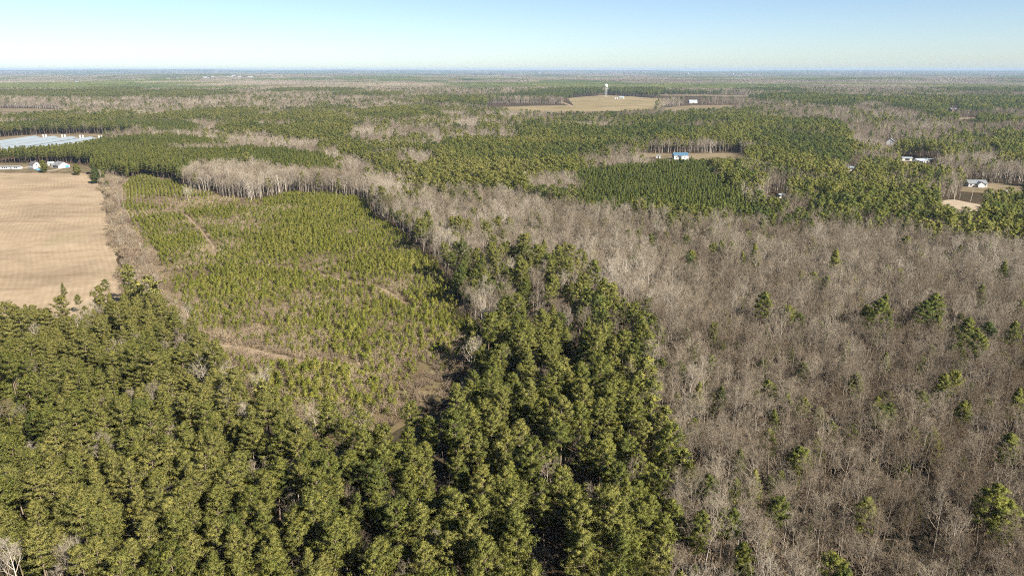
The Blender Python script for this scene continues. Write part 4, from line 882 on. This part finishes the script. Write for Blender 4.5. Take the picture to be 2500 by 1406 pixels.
# poultry houses and their feed bins
for i, (xe, ye) in enumerate([(-719, 1103), (-688, 1099), (-657.5, 1093), (-626, 1087)]):
    house('poultry_house', (xe-2, ye-80), 160, 15, 2.8, 2.6, R_(90), 'white', 'poultry_roof', 'very long white poultry house, ' + ['outermost of four at the picture edge', 'second of four from the picture edge', 'third of four from the picture edge', 'innermost of four beside the pine plantation'][i],
          [('l', u, 1.6, 2, 1) for u in (-4, 4)], [('r', 0, 1.3, 3, 2.6), ('l', 0, 1.3, 3, 2.6)], cat_='poultry house', ov=0.7)['group'] = 'poultry houses beyond the pines'
    for k in (0, 1):
        e = empty('feed_bin', (xe+9.5+k*4.2, ye+2, 0.06)); tag(e, f"white cone-topped feed bin, {['inner','outer'][k]} of the pair by the {NUM[i]} poultry house", 'feed bin', 'feed bins beside the poultry houses')
        n = 14; Z = [(0.3, 1.6), (1.1, 3.0), (1.1, 6.2), (0.25, 7.2)]; V = [(r*math.cos(6.2832*q/n), r*math.sin(6.2832*q/n), z) for r, z in Z for q in range(n)]
        part('bin_body', V, [(r*n+q, r*n+(q+1) % n, (r+1)*n+(q+1) % n, (r+1)*n+q) for r in range(3) for q in range(n)] + [tuple(range(3*n, 4*n)), tuple(range(n-1, -1, -1))], M['tank'], e)
        for q in range(4):
            a_ = 0.785+q*1.571; part('leg', *box(1.3*math.cos(a_)-0.06, 1.3*math.cos(a_)+0.06, 1.3*math.sin(a_)-0.06, 1.3*math.sin(a_)+0.06, 0, 3.2), M['tank'], e)
# water tower
def water_tower(loc, s, label):
    e = empty('water_tower', loc); e.scale = (s, s, s); tag(e, label, 'water tower', 'water towers')
    n = 24; prof = [(0.6, 34), (3.9, 35), (6.2, 37), (7.0, 39.5), (6.9, 42.5), (6.0, 45), (4.0, 47), (1.4, 48.2), (0.2, 48.6)]
    V = [(r*math.cos(6.2832*q/n), r*math.sin(6.2832*q/n), z) for r, z in prof for q in range(n)]
    F = [(r*n+q, r*n+(q+1) % n, (r+1)*n+(q+1) % n, (r+1)*n+q) for r in range(len(prof)-1) for q in range(n)]
    me = pm('tank', V, F, M['tank']); me.polygons.foreach_set('use_smooth', [True]*len(F)); link(me, 'tank', e)
    def tb(nm, P_, R, sd=8):
        t = Tri(); t.tube(P_, R, sd); v, f, _ = t.arrays(); part(nm, v.tolist(), f.tolist(), M['tank'], e)
    tb('riser', [(0, 0, 0), (0, 0, 35)], [0.95, 0.95], 10)
    for q in range(6):
        a_ = 6.2832*q/6+0.3; c_, s_ = math.cos(a_), math.sin(a_); tb('leg', [(4.7*c_, 4.7*s_, 0), (4.2*c_, 4.2*s_, 36.5)], [0.30, 0.30], 6)
        a2 = a_+1.0472; c2, s2 = math.cos(a2), math.sin(a2)
        for z in (12.5, 25): k = 4.7-0.5*z/36.5; tb('brace', [(k*c_, k*s_, z), (k*c2, k*s2, z)], [0.16, 0.16], 4)
    t = Tri(); t.tube([(7.2*math.cos(6.2832*q/24), 7.2*math.sin(6.2832*q/24), 39.5) for q in range(25)], [0.25]*25, 4); v, f, _ = t.arrays(); part('balcony', v.tolist(), f.tolist(), M['tank'], e)
    return e
water_tower((*U(1479, 236.5), 0.1), 1.0, 'white water tower on legs rising above the open pasture')
for px, py, lab in ((1680, 182, 'tiny white water tower near the horizon beyond the pasture'), (1318, 176.5, 'tiny white water tower on the horizon above the clay field'), (1790, 178, 'tiny white water tower at the horizon on the bluer side')):
    X, Y, Z = sight(px, py+2); k = 13000/math.hypot(X, Y); X, Y = X*k, Y*k
    water_tower((X, Y, float(height(np.array([X]), np.array([Y]))[0])-2), 1.25, lab)
# far town
for i, (X, Y, Z, L_, kind) in enumerate(FAR_SPOTS):
    where = ('the long pale works' if i < 3 else 'the hillside town' if i < 15 else 'the clay road' if i < 17 else 'the far flat works' if i < 19 else 'the far green woods')
    base = {0: 0, 3: 3, 15: 15, 17: 17, 19: 19}; j = i - max(b for b in base if b <= i)
    h_ = 9 if kind == 0 else 7
    e = house('warehouse' if kind == 0 else 'far_house', (X, Y), L_*0.8, L_*0.35+6, h_, 1.5 if kind == 0 else 5, R_(rng.uniform(-12, 12)), 'white', 'white_roof', f"{'long flat white' if kind == 0 else 'small white gabled'} building far off, {NUM[j]} seen at {where}", z=Z+0.2, cat_='building')
    e['group'] = 'white buildings far off'
# vehicles
def car(loc, rz, mat, label):
    e = empty('parked_car', loc, rz); tag(e, label, 'car')
    prof = [(-2.2, 0.35), (2.2, 0.35), (2.25, 0.8), (1.2, 0.95), (0.6, 1.45), (-1.3, 1.5), (-1.9, 0.98), (-2.25, 0.9)]; n = len(prof)
    V = [(x, -0.85, z) for x, z in prof]+[(x, 0.85, z) for x, z in prof]
    part('body', V, [tuple(range(n)), tuple(range(2*n-1, n-1, -1))]+[(k, k+n, (k+1) % n+n, (k+1) % n) for k in range(n)], M[mat], e)
    part('window', *box(-1.2, 0.5, -0.88, 0.88, 1.0, 1.38), M['dark'], e)
    for x in (-1.4, 1.4):
        for y in (-0.8, 0.8):
            t = Tri(); t.tube([(x, y-0.1, 0.33), (x, y+0.1, 0.33)], [0.33, 0.33], 12); v, f, _ = t.arrays(); part('wheel', v.tolist(), f.tolist(), M['dark'], e)
car((*U(76, 414), 0.1), 0.2, 'dark_roof', 'dark car parked beside the white two-storey house'); car((*U(2461, 468), 0.1), -0.3, 'white', 'white car parked on the drive of the metal-roofed house')
# utility poles and wires
PO = [U(2090, 424), U(2185, 417), U(2279, 411.5), U(2372, 405)]
for i, q in enumerate(PO):
    e = empty('utility_pole', (*q, 0)); tag(e, ['wooden utility pole near the white-roofed cabin', 'wooden utility pole between the cabin and carport', 'wooden utility pole with crossarm beside the carport', 'wooden utility pole beyond the metal-roofed house'][i], 'utility pole', 'utility poles along the road')
    t = Tri(); t.tube([(0, 0, 0), (0, 0, 11.5)], [0.17, 0.12], 8); v, f, _ = t.arrays(); part('pole', v.tolist(), f.tolist(), M['pole'], e)
    part('crossarm', *box(-0.08, 0.08, -1.3, 1.3, 10.6, 10.8), M['pole'], e); part('transformer', *ring(0.28, 9.2, 10.1, 10), M['wire'], e)
for i, (p_, q_) in enumerate(zip(PO[:-1], PO[1:])):
    e = empty('power_line', (*p_, 0)); tag(e, ['sagging power line by the cabin', 'sagging power line running up to the carport pole', 'sagging power line beyond the carport pole'][i], 'power line', 'power lines along the road')
    for k in (-1.2, 0, 1.2):
        t = Tri(); m = 10; t.tube([((q_[0]-p_[0])*u, (q_[1]-p_[1])*u+k, 10.85-1.2*4*u*(1-u)) for u in np.linspace(0, 1, m)], [0.035]*m, 3); v, f, _ = t.arrays(); part('wire', v.tolist(), f.tolist(), M['wire'], e)

# ------------------------------------------------------------------ the air
gz = np.empty(len(g.data.vertices)*3); g.data.vertices.foreach_get('co', gz); gz = gz[2::3]
V, F = box(-36000, 36000, -900, 36000, float(gz.min())-1.5, max(float(gz.max())+42, 104))
hm, nt, out = new_mat('haze_air'); pv = nd(nt, 'ShaderNodeVolumePrincipled')
pv.inputs['Color'].default_value = (0.40, 0.55, 0.74, 1); pv.inputs['Density'].default_value = 4.4e-5; pv.inputs['Anisotropy'].default_value = 0.0
for k in ('Density Attribute', 'Color Attribute', 'Temperature Attribute'): pv.inputs[k].default_value = ''
lk(nt, pv.outputs[0], out.inputs['Volume'])
tag(part('haze', V, F, hm, None), kind='stuff', label='thin blue haze over the far woods')
